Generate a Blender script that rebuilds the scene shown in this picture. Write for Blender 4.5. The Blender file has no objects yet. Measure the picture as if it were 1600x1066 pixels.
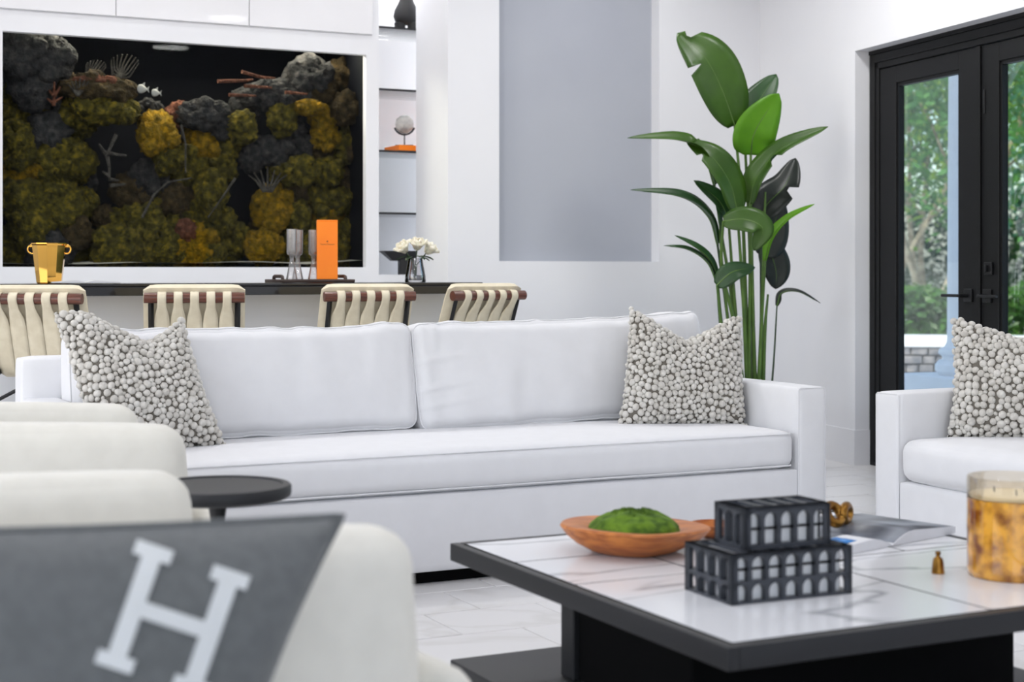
import bpy, bmesh, math, random
from mathutils import Vector, Matrix, noise
from mathutils.bvhtree import BVHTree
rnd = random.Random(7)
PI = math.pi
scene = bpy.context.scene
C = scene.collection

# ------------------------------------------------------------------ camera
PSI = math.radians(26.5)          # heading, clockwise from +Y
CAM_H = 1.10
FPX = 2440.0                      # focal length in pixels of a 1600 px wide frame
HORIZON = 425.0
cam_d = bpy.data.cameras.new('camera')
cam = bpy.data.objects.new('camera', cam_d); C.objects.link(cam)
cam.location = (0, 0, CAM_H); cam.rotation_euler = (PI/2, 0, -PSI)
cam_d.sensor_width = 36.0; cam_d.lens = 36.0*FPX/1600
cam_d.shift_y = -(533-HORIZON)/1600
cam_d.clip_start = 0.05; cam_d.clip_end = 200
cam_d.dof.use_dof = True; cam_d.dof.focus_distance = 6.1; cam_d.dof.aperture_fstop = 3.2
scene.camera = cam
FW = Vector((math.sin(PSI), math.cos(PSI), 0)); RT = Vector((math.cos(PSI), -math.sin(PSI), 0))
def at(u, v, d):                  # world point of a photo pixel at a known distance
    p = FW*d + RT*((u-800)/FPX*d)
    return Vector((p.x, p.y, CAM_H-(v-HORIZON)/FPX*d))
def aty(u, v, Y):                 # the same on the plane y = Y
    k = (u-800)/FPX
    d = Y/(FW.y+RT.y*k)
    return at(u, v, d)

# ------------------------------------------------------------------ world, lights, exposure
w = bpy.data.worlds.new('sky'); scene.world = w; w.use_nodes = True
nt = w.node_tree
sky = nt.nodes.new('ShaderNodeTexSky'); sky.sky_type = 'NISHITA'
sky.sun_disc = False; sky.sun_elevation = math.radians(48); sky.sun_rotation = math.radians(250)
sky.air_density = 1.0; sky.dust_density = 2.0; sky.ozone_density = 1.0
nt.links.new(sky.outputs[0], nt.nodes['Background'].inputs[0])
nt.nodes['Background'].inputs[1].default_value = 0.45
vs = scene.view_settings
vs.view_transform = 'Standard'; vs.look = 'None'; vs.gamma = 1.0; vs.use_curve_mapping = False
vs.exposure = -0.20
def area(name, loc, rot, sx, sy, power, col=(1, 1, 1)):
    l = bpy.data.lights.new(name, 'AREA'); l.shape = 'RECTANGLE'; l.size = sx; l.size_y = sy
    l.energy = power; l.color = col
    o = bpy.data.objects.new(name, l); C.objects.link(o); o.location = loc; o.rotation_euler = rot
    return o
# daylight entering through the tall windows of the left wall and the glazed wall behind the camera
area('daylight_left_window', (-3.22, 3.2, 1.75), (0, -PI/2, 0), 2.5, 5.6, 70, (0.97, 0.98, 1.0))
area('daylight_rear_window', (-0.25, -2.92, 1.75), (PI/2, 0, 0), 5.0, 2.5, 47, (0.97, 0.98, 1.0))
# recessed ceiling downlights
DOWNLIGHTS = [(x, 2.4, 13) for x in (-0.6, 1.6, 3.8)]+[(x, 4.2, 4.5) for x in (-0.6, 1.6, 3.8)]+[(x, 6.9, 18.5) for x in (-0.4, 1.4, 2.9)]+[(4.75, 6.2, 24), (4.6, 7.55, 7)]+[(x, 8.15, 3) for x in (0.4, 1.9, 3.2)]
for i, (x, y, pw_) in enumerate(DOWNLIGHTS):
    l = bpy.data.lights.new('downlight', 'AREA'); l.shape = 'DISK'; l.size = 0.34; l.energy = pw_; l.color = (1, 0.988, 0.972)
    o = bpy.data.objects.new('downlight_lamp', l); C.objects.link(o); o.location = (x, y, 3.28)
sun = bpy.data.lights.new('sun', 'SUN'); sun.energy = 4.5; sun.angle = math.radians(2); sun.color = (1, 0.96, 0.88)
so = bpy.data.objects.new('sun', sun); C.objects.link(so); so.rotation_euler = (math.radians(38), 0, math.radians(-60))

# ------------------------------------------------------------------ materials
def lin(c):
    return tuple((x/12.92 if x <= 0.04045 else ((x+0.055)/1.055)**2.4) for x in [v/255 for v in c])
def mat(name, rgb, rough=0.5, metal=0.0, rgb2=None, scale=8.0, bump=0.0, bscale=60.0, sheen=0.0, coat=0.0, spec=0.5, detail=4.0, stretch=None, sub=None):
    m = bpy.data.materials.new(name); m.use_nodes = True
    n = m.node_tree.nodes; L = m.node_tree.links; b = n['Principled BSDF']
    b.inputs['Roughness'].default_value = rough; b.inputs['Metallic'].default_value = metal
    b.inputs['Sheen Weight'].default_value = sheen; b.inputs['Coat Weight'].default_value = coat
    b.inputs['Specular IOR Level'].default_value = spec
    tc = n.new('ShaderNodeTexCoord'); src = tc.outputs['Object']
    if stretch:
        mp = n.new('ShaderNodeMapping'); mp.inputs['Scale'].default_value = stretch
        L.new(src, mp.inputs[0]); src = mp.outputs[0]
    c1 = lin(rgb); c2 = lin(rgb2) if rgb2 else tuple(x*0.94 for x in c1)
    nz = n.new('ShaderNodeTexNoise'); nz.inputs['Scale'].default_value = scale; nz.inputs['Detail'].default_value = detail
    L.new(src, nz.inputs['Vector'])
    cr = n.new('ShaderNodeValToRGB'); cr.color_ramp.elements[0].position = 0.38; cr.color_ramp.elements[1].position = 0.62
    cr.color_ramp.elements[0].color = (*c2, 1); cr.color_ramp.elements[1].color = (*c1, 1)
    L.new(nz.outputs['Fac'], cr.inputs[0]); L.new(cr.outputs[0], b.inputs['Base Color'])
    if bump > 0:
        nb = n.new('ShaderNodeTexNoise'); nb.inputs['Scale'].default_value = bscale; nb.inputs['Detail'].default_value = 3
        L.new(src, nb.inputs['Vector'])
        bp = n.new('ShaderNodeBump'); bp.inputs['Strength'].default_value = bump; bp.inputs['Distance'].default_value = 0.01
        L.new(nb.outputs['Fac'], bp.inputs['Height']); L.new(bp.outputs[0], b.inputs['Normal'])
    if sub:
        b.inputs['Subsurface Weight'].default_value = sub
    return m
def glass_mat(name, tint=(1, 1, 1), refl=0.04, rough=0.0, rim=1.0):
    m = bpy.data.materials.new(name); m.use_nodes = True
    n = m.node_tree.nodes; L = m.node_tree.links; n.remove(n['Principled BSDF']); out = n['Material Output']
    t = n.new('ShaderNodeBsdfTransparent'); t.inputs[0].default_value = (*tint, 1)
    g = n.new('ShaderNodeBsdfGlossy'); g.inputs['Roughness'].default_value = rough
    f = n.new('ShaderNodeFresnel'); f.inputs[0].default_value = 1.45
    mx = n.new('ShaderNodeMixShader'); mu = n.new('ShaderNodeMath'); mu.operation = 'MULTIPLY'; mu.inputs[1].default_value = rim
    L.new(f.outputs[0], mu.inputs[0]); L.new(mu.outputs[0], mx.inputs[0]); L.new(t.outputs[0], mx.inputs[1]); L.new(g.outputs[0], mx.inputs[2])
    L.new(mx.outputs[0], out.inputs[0]); return m
def marble_mat(name, base, vein, scale, width, rough, amount=1.0, ang=0.0, stretch=1.0, dist=0.6):
    m = bpy.data.materials.new(name); m.use_nodes = True
    n = m.node_tree.nodes; L = m.node_tree.links; b = n['Principled BSDF']
    b.inputs['Roughness'].default_value = rough
    tc = n.new('ShaderNodeTexCoord'); oi = n.new('ShaderNodeObjectInfo')
    ad = n.new('ShaderNodeVectorMath'); ad.operation = 'ADD'
    ml = n.new('ShaderNodeVectorMath'); ml.operation = 'SCALE'; ml.inputs[0].default_value = (13, 7, 3)
    L.new(oi.outputs['Random'], ml.inputs['Scale']); L.new(tc.outputs['Object'], ad.inputs[0]); L.new(ml.outputs[0], ad.inputs[1])
    n1 = n.new('ShaderNodeTexNoise'); n1.inputs['Scale'].default_value = scale; n1.inputs['Detail'].default_value = 5; n1.inputs['Distortion'].default_value = dist
    mp = n.new('ShaderNodeMapping'); mp.inputs['Rotation'].default_value = (0, 0, ang); mp.inputs['Scale'].default_value = (stretch, 1, 1)
    L.new(ad.outputs[0], mp.inputs[0]); L.new(mp.outputs[0], n1.inputs['Vector'])
    s = n.new('ShaderNodeMath'); s.operation = 'SUBTRACT'; s.inputs[1].default_value = 0.5; L.new(n1.outputs['Fac'], s.inputs[0])
    a = n.new('ShaderNodeMath'); a.operation = 'ABSOLUTE'; L.new(s.outputs[0], a.inputs[0])
    cr = n.new('ShaderNodeValToRGB'); cr.color_ramp.elements[0].position = 0.0; cr.color_ramp.elements[1].position = width
    bl, vl = lin(base), lin(vein); vl = tuple(bl[i]+(vl[i]-bl[i])*amount for i in range(3))
    cr.color_ramp.elements[0].color = (*vl, 1); cr.color_ramp.elements[1].color = (*bl, 1)
    L.new(a.outputs[0], cr.inputs[0]); L.new(cr.outputs[0], b.inputs['Base Color']); return m

M = {}
M['wall'] = mat('white_wall_paint', (233, 234, 238), 0.75, bump=0.03, bscale=300, scale=1.5, rgb2=(230, 231, 236))
M['grey_wall'] = mat('grey_niche_paint', (176, 180, 190), 0.8, rgb2=(172, 176, 187), scale=1.5)
M['ceiling'] = mat('ceiling_paint', (238, 238, 240), 0.8)
M['lacquer'] = mat('white_lacquer', (236, 236, 240), 0.18, coat=0.4, scale=1)
M['tile'] = marble_mat('white_floor_tile', (226, 225, 226), (206, 204, 202), 1.2, 0.03, 0.28, 0.55)
M['grout'] = mat('pale_grout', (206, 204, 202), 0.8)
M['linen'] = mat('white_linen', (226, 226, 229), 0.9, rgb2=(224, 224, 227), scale=15, bump=0.06, bscale=900, sheen=0.15)
M['cream_boucle'] = mat('off_white_upholstery', (226, 223, 214), 0.92, rgb2=(222, 219, 210), scale=20, bump=0.1, bscale=700, sheen=0.2)
M['knot'] = mat('wool_knots', (216, 213, 207), 0.95, rgb2=(198, 194, 187), scale=22, bump=0.35, bscale=420, sheen=0.2, detail=2)
M['knot_base'] = mat('shaded_wool_backing', (112, 107, 99), 0.98)  # backing darkened to stand for the shade in gaps between knots
M['black_metal'] = mat('black_metal', (26, 27, 30), 0.42, metal=0.3)
M['black_frame'] = mat('black_door_frame', (17, 18, 20), 0.5, spec=0.25)
M['black_gloss'] = mat('black_lacquer', (18, 18, 21), 0.14, coat=0.6)
M['black_wood'] = mat('charcoal_wood', (34, 35, 38), 0.5, spec=0.35, rgb2=(33, 34, 37), stretch=(1, 20, 20))
M['darkplinth'] = mat('black_plinth', (10, 10, 11), 0.85, spec=0.1)
M['marble'] = marble_mat('calacatta_tile', (230, 231, 235), (156, 158, 164), 2.1, 0.014, 0.14, 0.8, ang=0.5, stretch=0.28, dist=0.35)
M['leather'] = mat('cream_leather', (222, 212, 188), 0.6, rgb2=(214, 203, 178), scale=20, bump=0.08, bscale=300)
M['mahogany'] = mat('mahogany', (104, 52, 32), 0.35, rgb2=(72, 36, 22), scale=6, stretch=(2, 30, 30), coat=0.3)
M['gold'] = mat('polished_gold', (226, 174, 84), 0.08, metal=1.0)
M['brass'] = mat('aged_brass', (164, 122, 58), 0.3, metal=1.0, rgb2=(120, 84, 38), scale=30)
M['orange'] = mat('orange_card', (255, 136, 4), 0.45, rgb2=(252, 130, 2))
M['darkbrown'] = mat('dark_brown_leather', (66, 50, 44), 0.45, rgb2=(54, 40, 36))
M['ink'] = mat('brown_ink', (130, 62, 10), 0.6)
M['bowlwood'] = mat('orange_wood', (200, 122, 54), 0.42, rgb2=(160, 86, 32), scale=6, stretch=(1.5, 7, 14), bump=0.05)
M['moss'] = mat('green_moss', (96, 128, 26), 0.95, rgb2=(58, 88, 12), scale=40)
M['lattice'] = mat('slate_resin', (54, 58, 66), 0.4, rgb2=(46, 50, 58), scale=12)
M['bone'] = mat('white_bone', (244, 244, 246), 0.4)
M['paper'] = mat('paper', (222, 223, 228), 0.5)
M['print_grey'] = mat('printed_grey_page', (66, 70, 80), 0.4, rgb2=(150, 155, 164), scale=9, detail=1)
M['print_blue'] = mat('printed_blue', (52, 132, 206), 0.35)
M['amber'] = mat('amber_mottled_glass', (232, 168, 62), 0.08, rgb2=(122, 62, 12), scale=22, coat=0.7, detail=6, sub=0.15)
M['wax'] = mat('cream_wax', (240, 230, 206), 0.5)
M['clear'] = glass_mat('clear_glass', (0.97, 0.98, 0.98), rim=1.0)
M['drinkglass'] = glass_mat('drinking_glass', (0.955, 0.95, 0.955), rim=1.8)
def ribbed():
    m = M['drinkglass'].copy(); m.name = 'ribbed_glass'; n = m.node_tree.nodes; L = m.node_tree.links
    old = n['Material Output'].inputs[0].links[0].from_socket
    d = n.new('ShaderNodeBsdfDiffuse'); d.inputs[0].default_value = (0.75, 0.74, 0.74, 1)
    mx = n.new('ShaderNodeMixShader'); mx.inputs[0].default_value = 0.16
    L.new(old, mx.inputs[1]); L.new(d.outputs[0], mx.inputs[2]); L.new(mx.outputs[0], n['Material Output'].inputs[0]); return m
M['ribbed'] = ribbed()
M['pane'] = glass_mat('window_pane', (0.94, 0.98, 0.97), rim=0.35)
M['tankpane'] = glass_mat('aquarium_pane', (0.93, 0.95, 0.95), rim=0.12)
M['shelfglass'] = mat('smoked_glass', (30, 34, 38), 0.05, coat=0.3)
M['glassedge'] = mat('shelf_edge', (28, 30, 34), 0.2)
M['navy'] = mat('navy_backdrop', (6, 8, 16), 0.7, spec=0.1, rgb2=(4, 5, 11), scale=2)
M['sand'] = mat('white_sand', (206, 200, 186), 0.9, bump=0.3, bscale=200)
M['greyfelt'] = mat('grey_wool', (98, 101, 102), 0.95, rgb2=(91, 94, 95), scale=50, bump=0.25, bscale=500, sheen=0.3)
M['felt_white'] = mat('pale_wool', (212, 215, 216), 0.95, bump=0.25, bscale=500)
M['petal'] = mat('ivory_petal', (242, 236, 218), 0.6, sub=0.1)
M['stamen'] = mat('yellow_stamen', (196, 150, 50), 0.7)
M['stone'] = mat('grey_fieldstone', (140, 134, 132), 0.85, rgb2=(84, 86, 94), scale=6, bump=0.4, bscale=12)
M['mortar'] = mat('mortar', (110, 108, 104), 0.9)
M['cap'] = mat('white_capstone', (232, 232, 232), 0.7)
M['column'] = mat('white_column', (246, 247, 250), 0.6)
M['patio'] = mat('pale_paving', (232, 232, 233), 0.7, rgb2=(222, 222, 225))
M['lawn'] = mat('lawn', (86, 128, 48), 0.95, rgb2=(60, 100, 34), scale=30)
M['bark'] = mat('pale_bark', (182, 170, 148), 0.9, rgb2=(128, 116, 98), scale=9, bump=0.4, bscale=20)
M['crystal'] = mat('rock_crystal', (206, 206, 202), 0.12, rgb2=(150, 152, 152), scale=14, coat=0.5)
M['black_clay'] = mat('black_ceramic', (26, 26, 28), 0.45)
M['soil'] = mat('soil', (44, 34, 26), 0.95)
def leafmat(name, a, b, trans=0.35):
    m = mat(name, a, 0.38, rgb2=b, scale=5, stretch=(1, 1, 1))
    n = m.node_tree.nodes; L = m.node_tree.links; p = n['Principled BSDF']; out = n['Material Output']
    t = n.new('ShaderNodeBsdfTranslucent'); mx = n.new('ShaderNodeMixShader'); mx.inputs[0].default_value = trans
    cr = [x for x in n if x.type == 'VALTORGB'][0]
    L.new(cr.outputs[0], t.inputs[0]); L.new(p.outputs[0], mx.inputs[1]); L.new(t.outputs[0], mx.inputs[2]); L.new(mx.outputs[0], out.inputs[0])
    return m
M['leaf_mid'] = leafmat('leaf_mid_green', (62, 98, 24), (50, 84, 20), 0.25)
M['leaf_backlit'] = leafmat('leaf_backlit_green', (112, 172, 34), (96, 156, 26), 0.45)  # backlight through the leaf is put into this brighter green
M['leaf_deep'] = leafmat('leaf_deep_green', (40, 78, 36), (32, 66, 30), 0.15)
M['leaf_dark'] = leafmat('leaf_blackish_green', (28, 38, 32), (22, 30, 26), 0.05)
M['stem'] = mat('plant_stem', (84, 116, 44), 0.5, rgb2=(66, 96, 36))
M['stem_dark'] = mat('plant_stem_dark', (44, 66, 40), 0.5)
M['tree_a'] = leafmat('tree_leaf_green', (98, 148, 78), (62, 112, 58), 0.4)
M['hedge_leaf'] = leafmat('hedge_leaf_green', (84, 128, 50), (48, 86, 34), 0.35)
M['tree_b'] = leafmat('tree_leaf_dark', (66, 104, 66), (44, 82, 52), 0.4)
M['tree_c'] = leafmat('tree_leaf_yellowgreen', (156, 186, 82), (112, 152, 58), 0.4)
M['tree_d'] = leafmat('tree_leaf_bluegreen', (96, 150, 116), (70, 124, 96), 0.4)
def coral_mat(name, a, b, c):
    m = bpy.data.materials.new(name); m.use_nodes = True
    n = m.node_tree.nodes; L = m.node_tree.links; p = n['Principled BSDF']; p.inputs['Roughness'].default_value = 0.9
    p.inputs['Specular IOR Level'].default_value = 0.15
    tc = n.new('ShaderNodeTexCoord')
    nz = n.new('ShaderNodeTexNoise'); nz.inputs['Scale'].default_value = 26; nz.inputs['Detail'].default_value = 8; nz.inputs['Roughness'].default_value = 0.7
    L.new(tc.outputs['Object'], nz.inputs['Vector'])
    cr = n.new('ShaderNodeValToRGB'); e = cr.color_ramp.elements
    e[0].position = 0.32; e[0].color = (*lin(a), 1); e[1].position = 0.70; e[1].color = (*lin(c), 1)
    k = e.new(0.5); k.color = (*lin(b), 1)
    L.new(nz.outputs['Fac'], cr.inputs[0]); L.new(cr.outputs[0], p.inputs['Base Color'])
    v = n.new('ShaderNodeTexNoise'); v.inputs['Scale'].default_value = 70; v.inputs['Detail'].default_value = 4
    L.new(tc.outputs['Object'], v.inputs['Vector'])
    bp = n.new('ShaderNodeBump'); bp.inputs['Strength'].default_value = 1.0; bp.inputs['Distance'].default_value = 0.02
    L.new(v.outputs['Fac'], bp.inputs['Height']); L.new(bp.outputs[0], p.inputs['Normal']); return m
M['coral_olive'] = coral_mat('olive_coral', (20, 18, 7), (66, 60, 20), (128, 108, 26))
M['coral_yellow'] = coral_mat('amber_coral', (52, 42, 8), (110, 86, 14), (168, 124, 16))
M['coral_grey'] = coral_mat('grey_coral', (22, 22, 24), (46, 45, 46), (76, 72, 70))
M['coral_brown'] = coral_mat('brown_coral', (26, 20, 12), (54, 44, 27), (88, 70, 42))
M['coral_pink'] = coral_mat('rust_coral', (58, 32, 24), (92, 56, 42), (126, 80, 62))
M['coral_pale'] = coral_mat('pale_branch_coral', (40, 38, 36), (68, 64, 60), (96, 90, 84))
M['fish'] = mat('silver_fish', (150, 148, 146), 0.4)

# ------------------------------------------------------------------ mesh helpers
class MB:
    def __init__(s): s.v = []; s.f = []
    def add(s, vs_, fs_):
        o = len(s.v); s.v += [tuple(x) for x in vs_]; s.f += [tuple(i+o for i in f) for f in fs_]; return s
    def box(s, lo, hi):
        x0, y0, z0 = lo; x1, y1, z1 = hi
        return s.add([(x0,y0,z0),(x1,y0,z0),(x1,y1,z0),(x0,y1,z0),(x0,y0,z1),(x1,y0,z1),(x1,y1,z1),(x0,y1,z1)],
                     [(3,2,1,0),(4,5,6,7),(0,1,5,4),(1,2,6,5),(2,3,7,6),(3,0,4,7)])
    def bm(s, b, mtx=None):
        if mtx is not None: b.transform(mtx)
        b.verts.index_update()
        s.add([v.co for v in b.verts], [[v.index for v in f.verts] for f in b.faces]); b.free(); return s
    def bbox(s, lo, hi, r=0.01, seg=3):
        b = bmesh.new(); bmesh.ops.create_cube(b, size=1)
        for v in b.verts:
            v.co = Vector([lo[i]+(v.co[i]+0.5)*(hi[i]-lo[i]) for i in range(3)])
        bmesh.ops.bevel(b, geom=b.edges[:], offset=r, segments=seg, profile=0.5, affect='EDGES')
        return s.bm(b)
    def tube(s, pts, r, seg=10, cap=True, closed=False):
        pts = [Vector(p) for p in pts]; n = len(pts)
        rr = r if isinstance(r, (list, tuple)) else [r]*n
        vs_, fs_ = [], []; prev = None
        for i, p in enumerate(pts):
            if closed: t = pts[(i+1) % n]-pts[i-1]
            else: t = pts[min(i+1, n-1)]-pts[max(i-1, 0)]
            t.normalize()
            if prev is None:
                a = Vector((0,0,1)) if abs(t.z) < 0.9 else Vector((1,0,0)); x = t.cross(a).normalized()
            else:
                x = (prev-t*prev.dot(t))
                x = x.normalized() if x.length > 1e-6 else t.orthogonal().normalized()
            prev = x; y = t.cross(x)
            for k in range(seg):
                a = 2*PI*k/seg; vs_.append(p+(x*math.cos(a)+y*math.sin(a))*rr[i])
        m = n if closed else n-1
        for i in range(m):
            for k in range(seg):
                j = (i+1) % n; k2 = (k+1) % seg
                fs_.append((i*seg+k, i*seg+k2, j*seg+k2, j*seg+k))
        if cap and not closed:
            fs_.append(tuple(range(seg-1, -1, -1))); fs_.append(tuple((n-1)*seg+k for k in range(seg)))
        return s.add(vs_, fs_)
    def lathe(s, prof, c=(0,0,0), seg=32, sx=1, sy=1):
        vs_, fs_ = [], []; n = len(prof)
        for (r, z) in prof:
            for k in range(seg):
                a = 2*PI*k/seg; vs_.append((c[0]+r*sx*math.cos(a), c[1]+r*sy*math.sin(a), c[2]+z))
        for i in range(n-1):
            for k in range(seg):
                k2 = (k+1) % seg; fs_.append((i*seg+k, i*seg+k2, (i+1)*seg+k2, (i+1)*seg+k))
        if prof[0][0] > 1e-5: fs_.append(tuple(range(seg-1, -1, -1)))
        if prof[-1][0] > 1e-5: fs_.append(tuple((n-1)*seg+k for k in range(seg)))
        return s.add(vs_, fs_)
    def xf(s, mtx):
        s.v = [tuple(mtx @ Vector(p)) for p in s.v]; return s
    def build(s, name, material, parent=None, smooth=False, loc=None, angle=None):
        me = bpy.data.meshes.new(name); me.from_pydata(s.v, [], s.f); me.update()
        b = bmesh.new(); b.from_mesh(me); bmesh.ops.remove_doubles(b, verts=b.verts[:], dist=1e-6)
        bmesh.ops.recalc_face_normals(b, faces=b.faces[:]); b.to_mesh(me); b.free()
        if smooth:
            me.polygons.foreach_set('use_smooth', [True]*len(me.polygons))
            try: me.set_sharp_from_angle(angle=math.radians(angle or 40))
            except Exception: pass
        me.materials.append(M[material] if isinstance(material, str) else material)
        o = bpy.data.objects.new(name, me); C.objects.link(o)
        if parent is not None: o.parent = parent
        if loc is not None: o.location = loc
        return o
def thing(name, label, cat, loc=(0,0,0), rotz=0.0, group=None):
    o = bpy.data.objects.new(name, None); C.objects.link(o); o.empty_display_size = 0.1
    o.location = loc; o.rotation_euler = (0, 0, rotz); return tag(o, label, cat, group)
def tag(o, label, cat, group=None):
    o['label'] = label; o['category'] = cat
    if group: o['group'] = group
    return o
def struct(o, label, cat):
    o['kind'] = 'structure'; o['label'] = label; o['category'] = cat; return o
def stuff(o):
    o['kind'] = 'stuff'; return o
def copy_tree(o, parent=None):
    c = o.copy(); C.objects.link(c); c.parent = parent
    for ch in list(o.children): copy_tree(ch, c)
    return c
def tr(x, y, z): return Matrix.Translation((x, y, z))
def rot(a, ax): return Matrix.Rotation(a, 4, ax)

def soft_box(w_, d_, h_, r, puff=(0, 0, 0), cuts=14, seed=0, wr=0.0, wf=6.0, aniso=(1, 1, 1)):
    """upholstered block, x +-w/2, y +-d/2, z 0..h, rounded edges, bulging faces, soft wrinkles"""
    b = bmesh.new(); bmesh.ops.create_cube(b, size=2)
    bmesh.ops.subdivide_edges(b, edges=b.edges[:], cuts=cuts, use_grid_fill=True)
    hw = Vector((w_/2, d_/2, h_/2)); so_ = Vector((seed*3.1, seed*1.7, seed*0.9))
    for v in b.verts:
        q = Vector([math.copysign(1-(1-min(1, abs(t)))**1.6, t) for t in v.co])
        p = Vector((q.x*hw.x, q.y*hw.y, q.z*hw.z))
        inn = Vector([max(-(hw[i]-r), min(hw[i]-r, p[i])) for i in range(3)])
        dd = p-inn
        if dd.length > 1e-9: p = inn+dd.normalized()*r
        a, c, e = q
        p.x += puff[0]*a*(1-c*c)*(1-e*e); p.y += puff[1]*c*(1-a*a)*(1-e*e); p.z += puff[2]*e*(1-a*a*a*a)*(1-c*c)
        if wr:
            s_ = Vector((p.x*wf*aniso[0], p.y*wf*aniso[1], p.z*wf*aniso[2]))+so_
            p += Vector((a*abs(a)**3*0.3, c, e)).normalized()*noise.fractal(s_, 0.8, 2.0, 3)*wr
        v.co = p+Vector((0, 0, hw.z))
    m = MB(); m.bm(b); return m

# ------------------------------------------------------------------ room shell
CEIL = 3.3
YA = 8.675      # aquarium wall
YN = 8.25       # wall with the tall recess
# floor: grout bed with tiles
fl = MB().box((-3.4, -3.2, -0.12), (6.6, 9.4, -0.004)).build('floor', 'grout')
struct(fl, 'pale tiled floor of the living room', 'floor')
T = 0.405
tile_me = None
far = MB()
for i in range(-9, 24):
    for j in range(-8, 32):
        # running offset between rows
        x0 = i*T*1.0+(0.5*T if j % 2 else 0)-0.04; y0 = j*T*0.75+0.06
        if x0 < -3.4 or x0 > 6.1 or y0 < -3.2 or y0 > 8.6: continue
        sx, sy = T-0.005, T*0.75-0.005
        if 0.9 < x0 < 4.7 and 2.6 < y0 < 6.0:
            if tile_me is None:
                o = MB().bbox((0, 0, -0.012), (sx, sy, 0), 0.0025, 2).build('tile', 'tile', fl); tile_me = o.data
            else:
                o = bpy.data.objects.new('tile', tile_me); C.objects.link(o); o.parent = fl
            o.location = (x0, y0, rnd.uniform(-0.0012, 0.0))
        else:
            far.box((x0, y0, -0.012), (x0+sx, y0+sy, -0.0004))
stuff(far.build('tile_field', 'tile', fl))
struct(MB().box((-3.6, -3.4, CEIL), (6.8, 9.7, CEIL+0.15)).build('ceiling', 'ceiling'), 'plain white ceiling', 'ceiling')
# left wall with window openings (behind the camera's view)
struct(MB().box((-3.6, -3.4, 0), (-3.3, 0.3, CEIL)).box((-3.6, 6.1, 0), (-3.3, 9.7, CEIL)).box((-3.6, 0.3, 0), (-3.3, 6.1, 0.45)).box((-3.6, 0.3, 3.05), (-3.3, 6.1, CEIL)).build('wall_left', 'wall'),
       'white wall with a wide window opening, left side', 'wall')
struct(MB().box((-3.3, -3.3, 0), (-2.8, -3.0, CEIL)).box((2.3, -3.3, 0), (6.3, -3.0, CEIL)).box((-2.8, -3.3, 0), (2.3, -3.0, 0.45)).box((-2.8, -3.3, 3.05), (2.3, -3.0, CEIL)).build('wall_rear', 'wall'),
       'white wall with a wide window opening behind the viewer', 'wall')
# right wall, turned a little from the others, with the garden door
WR = (5.712, 7.082, 0.0); WA = -math.radians(8.67)
DO = 2.085                       # door opening width
wr_ = MB().box((0, 0, 0), (0.3, 1.30, CEIL)).box((0, -DO, 2.357), (0.3, 0, CEIL)).box((0, -10.5, 0), (0.3, -DO, CEIL)).build('wall_right', 'wall')
wr_.location = WR; wr_.rotation_euler = (0, 0, WA); struct(wr_, 'white wall around the black garden door', 'wall')
bb = MB().box((-0.012, 0, 0), (0, 1.17, 0.20)).box((-0.012, -0.002, 0), (0.088, -0.014, 0.20)).box((-0.012, -9.6, 0), (0, -DO, 0.20)).build('baseboard_right', 'wall')
bb.location = WR; bb.rotation_euler = (0, 0, WA); struct(bb, 'white baseboard below the white wall beside the garden door', 'baseboard')
# wall with the tall grey recess
NX0, NX1, NZ0, NZ1 = aty(780, 0, YN).x, aty(1030, 0, YN).x, 1.164, 2.95
JX = aty(700, 0, YN).x
wb = MB().box((JX, YN, 0), (NX0, YN+0.093, CEIL)).box((NX1, YN, 0), (6.05, YN+0.093, CEIL)).box((NX0, YN, 0), (NX1, YN+0.093, NZ0)).box((NX0, YN, NZ1), (NX1, YN+0.093, CEIL))
wb.box((JX, YN+0.093, 0), (JX+0.06, YA, CEIL)).box((JX+0.06, YN+0.14, 0), (6.05, YN+0.2, CEIL))
wb = wb.build('wall_back', 'wall'); struct(wb, 'white wall with a tall grey recess behind the sofa', 'wall')
MB().box((NX0-0.02, YN+0.093, NZ0-0.02), (NX1+0.02, YN+0.135, NZ1+0.02)).build('recess_panel', 'grey_wall', wb)
# aquarium wall
AX0, AX1, AZ0, AZ1 = aty(4, 0, YA).x, aty(572, 0, YA).x, 1.127, 2.388
SX0, SX1, SZ0 = aty(592, 0, YA).x, aty(655, 0, YA).x, 1.083
JX2 = JX
wf = MB().box((-3.3, YA, 0), (AX0, YA+0.05, CEIL)).box((AX0, YA, 0), (AX1, YA+0.05, AZ0)).box((AX0, YA, AZ1), (AX1, YA+0.05, CEIL))
wf.box((AX1, YA, 0), (SX0, YA+0.05, CEIL)).box((SX0, YA, 0), (SX1, YA+0.05, SZ0)).box((SX1, YA, 0), (JX+0.06, YA+0.05, CEIL))
# alcove of the shelves: back, left, right, floor
wf.box((SX0-0.03, YA+0.49, 0.9), (4.3, YA+0.53, CEIL)).box((SX0-0.03, YA+0.05, 0.9), (SX0, YA+0.49, CEIL)).box((4.26, YA+0.05, 0.9), (4.3, YA+0.49, CEIL)).box((SX0, YA+0.05, SZ0-0.04), (4.26, YA+0.49, SZ0))
wf = wf.build('wall_far', 'wall'); struct(wf, 'white built-in wall around the aquarium', 'wall')
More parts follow.
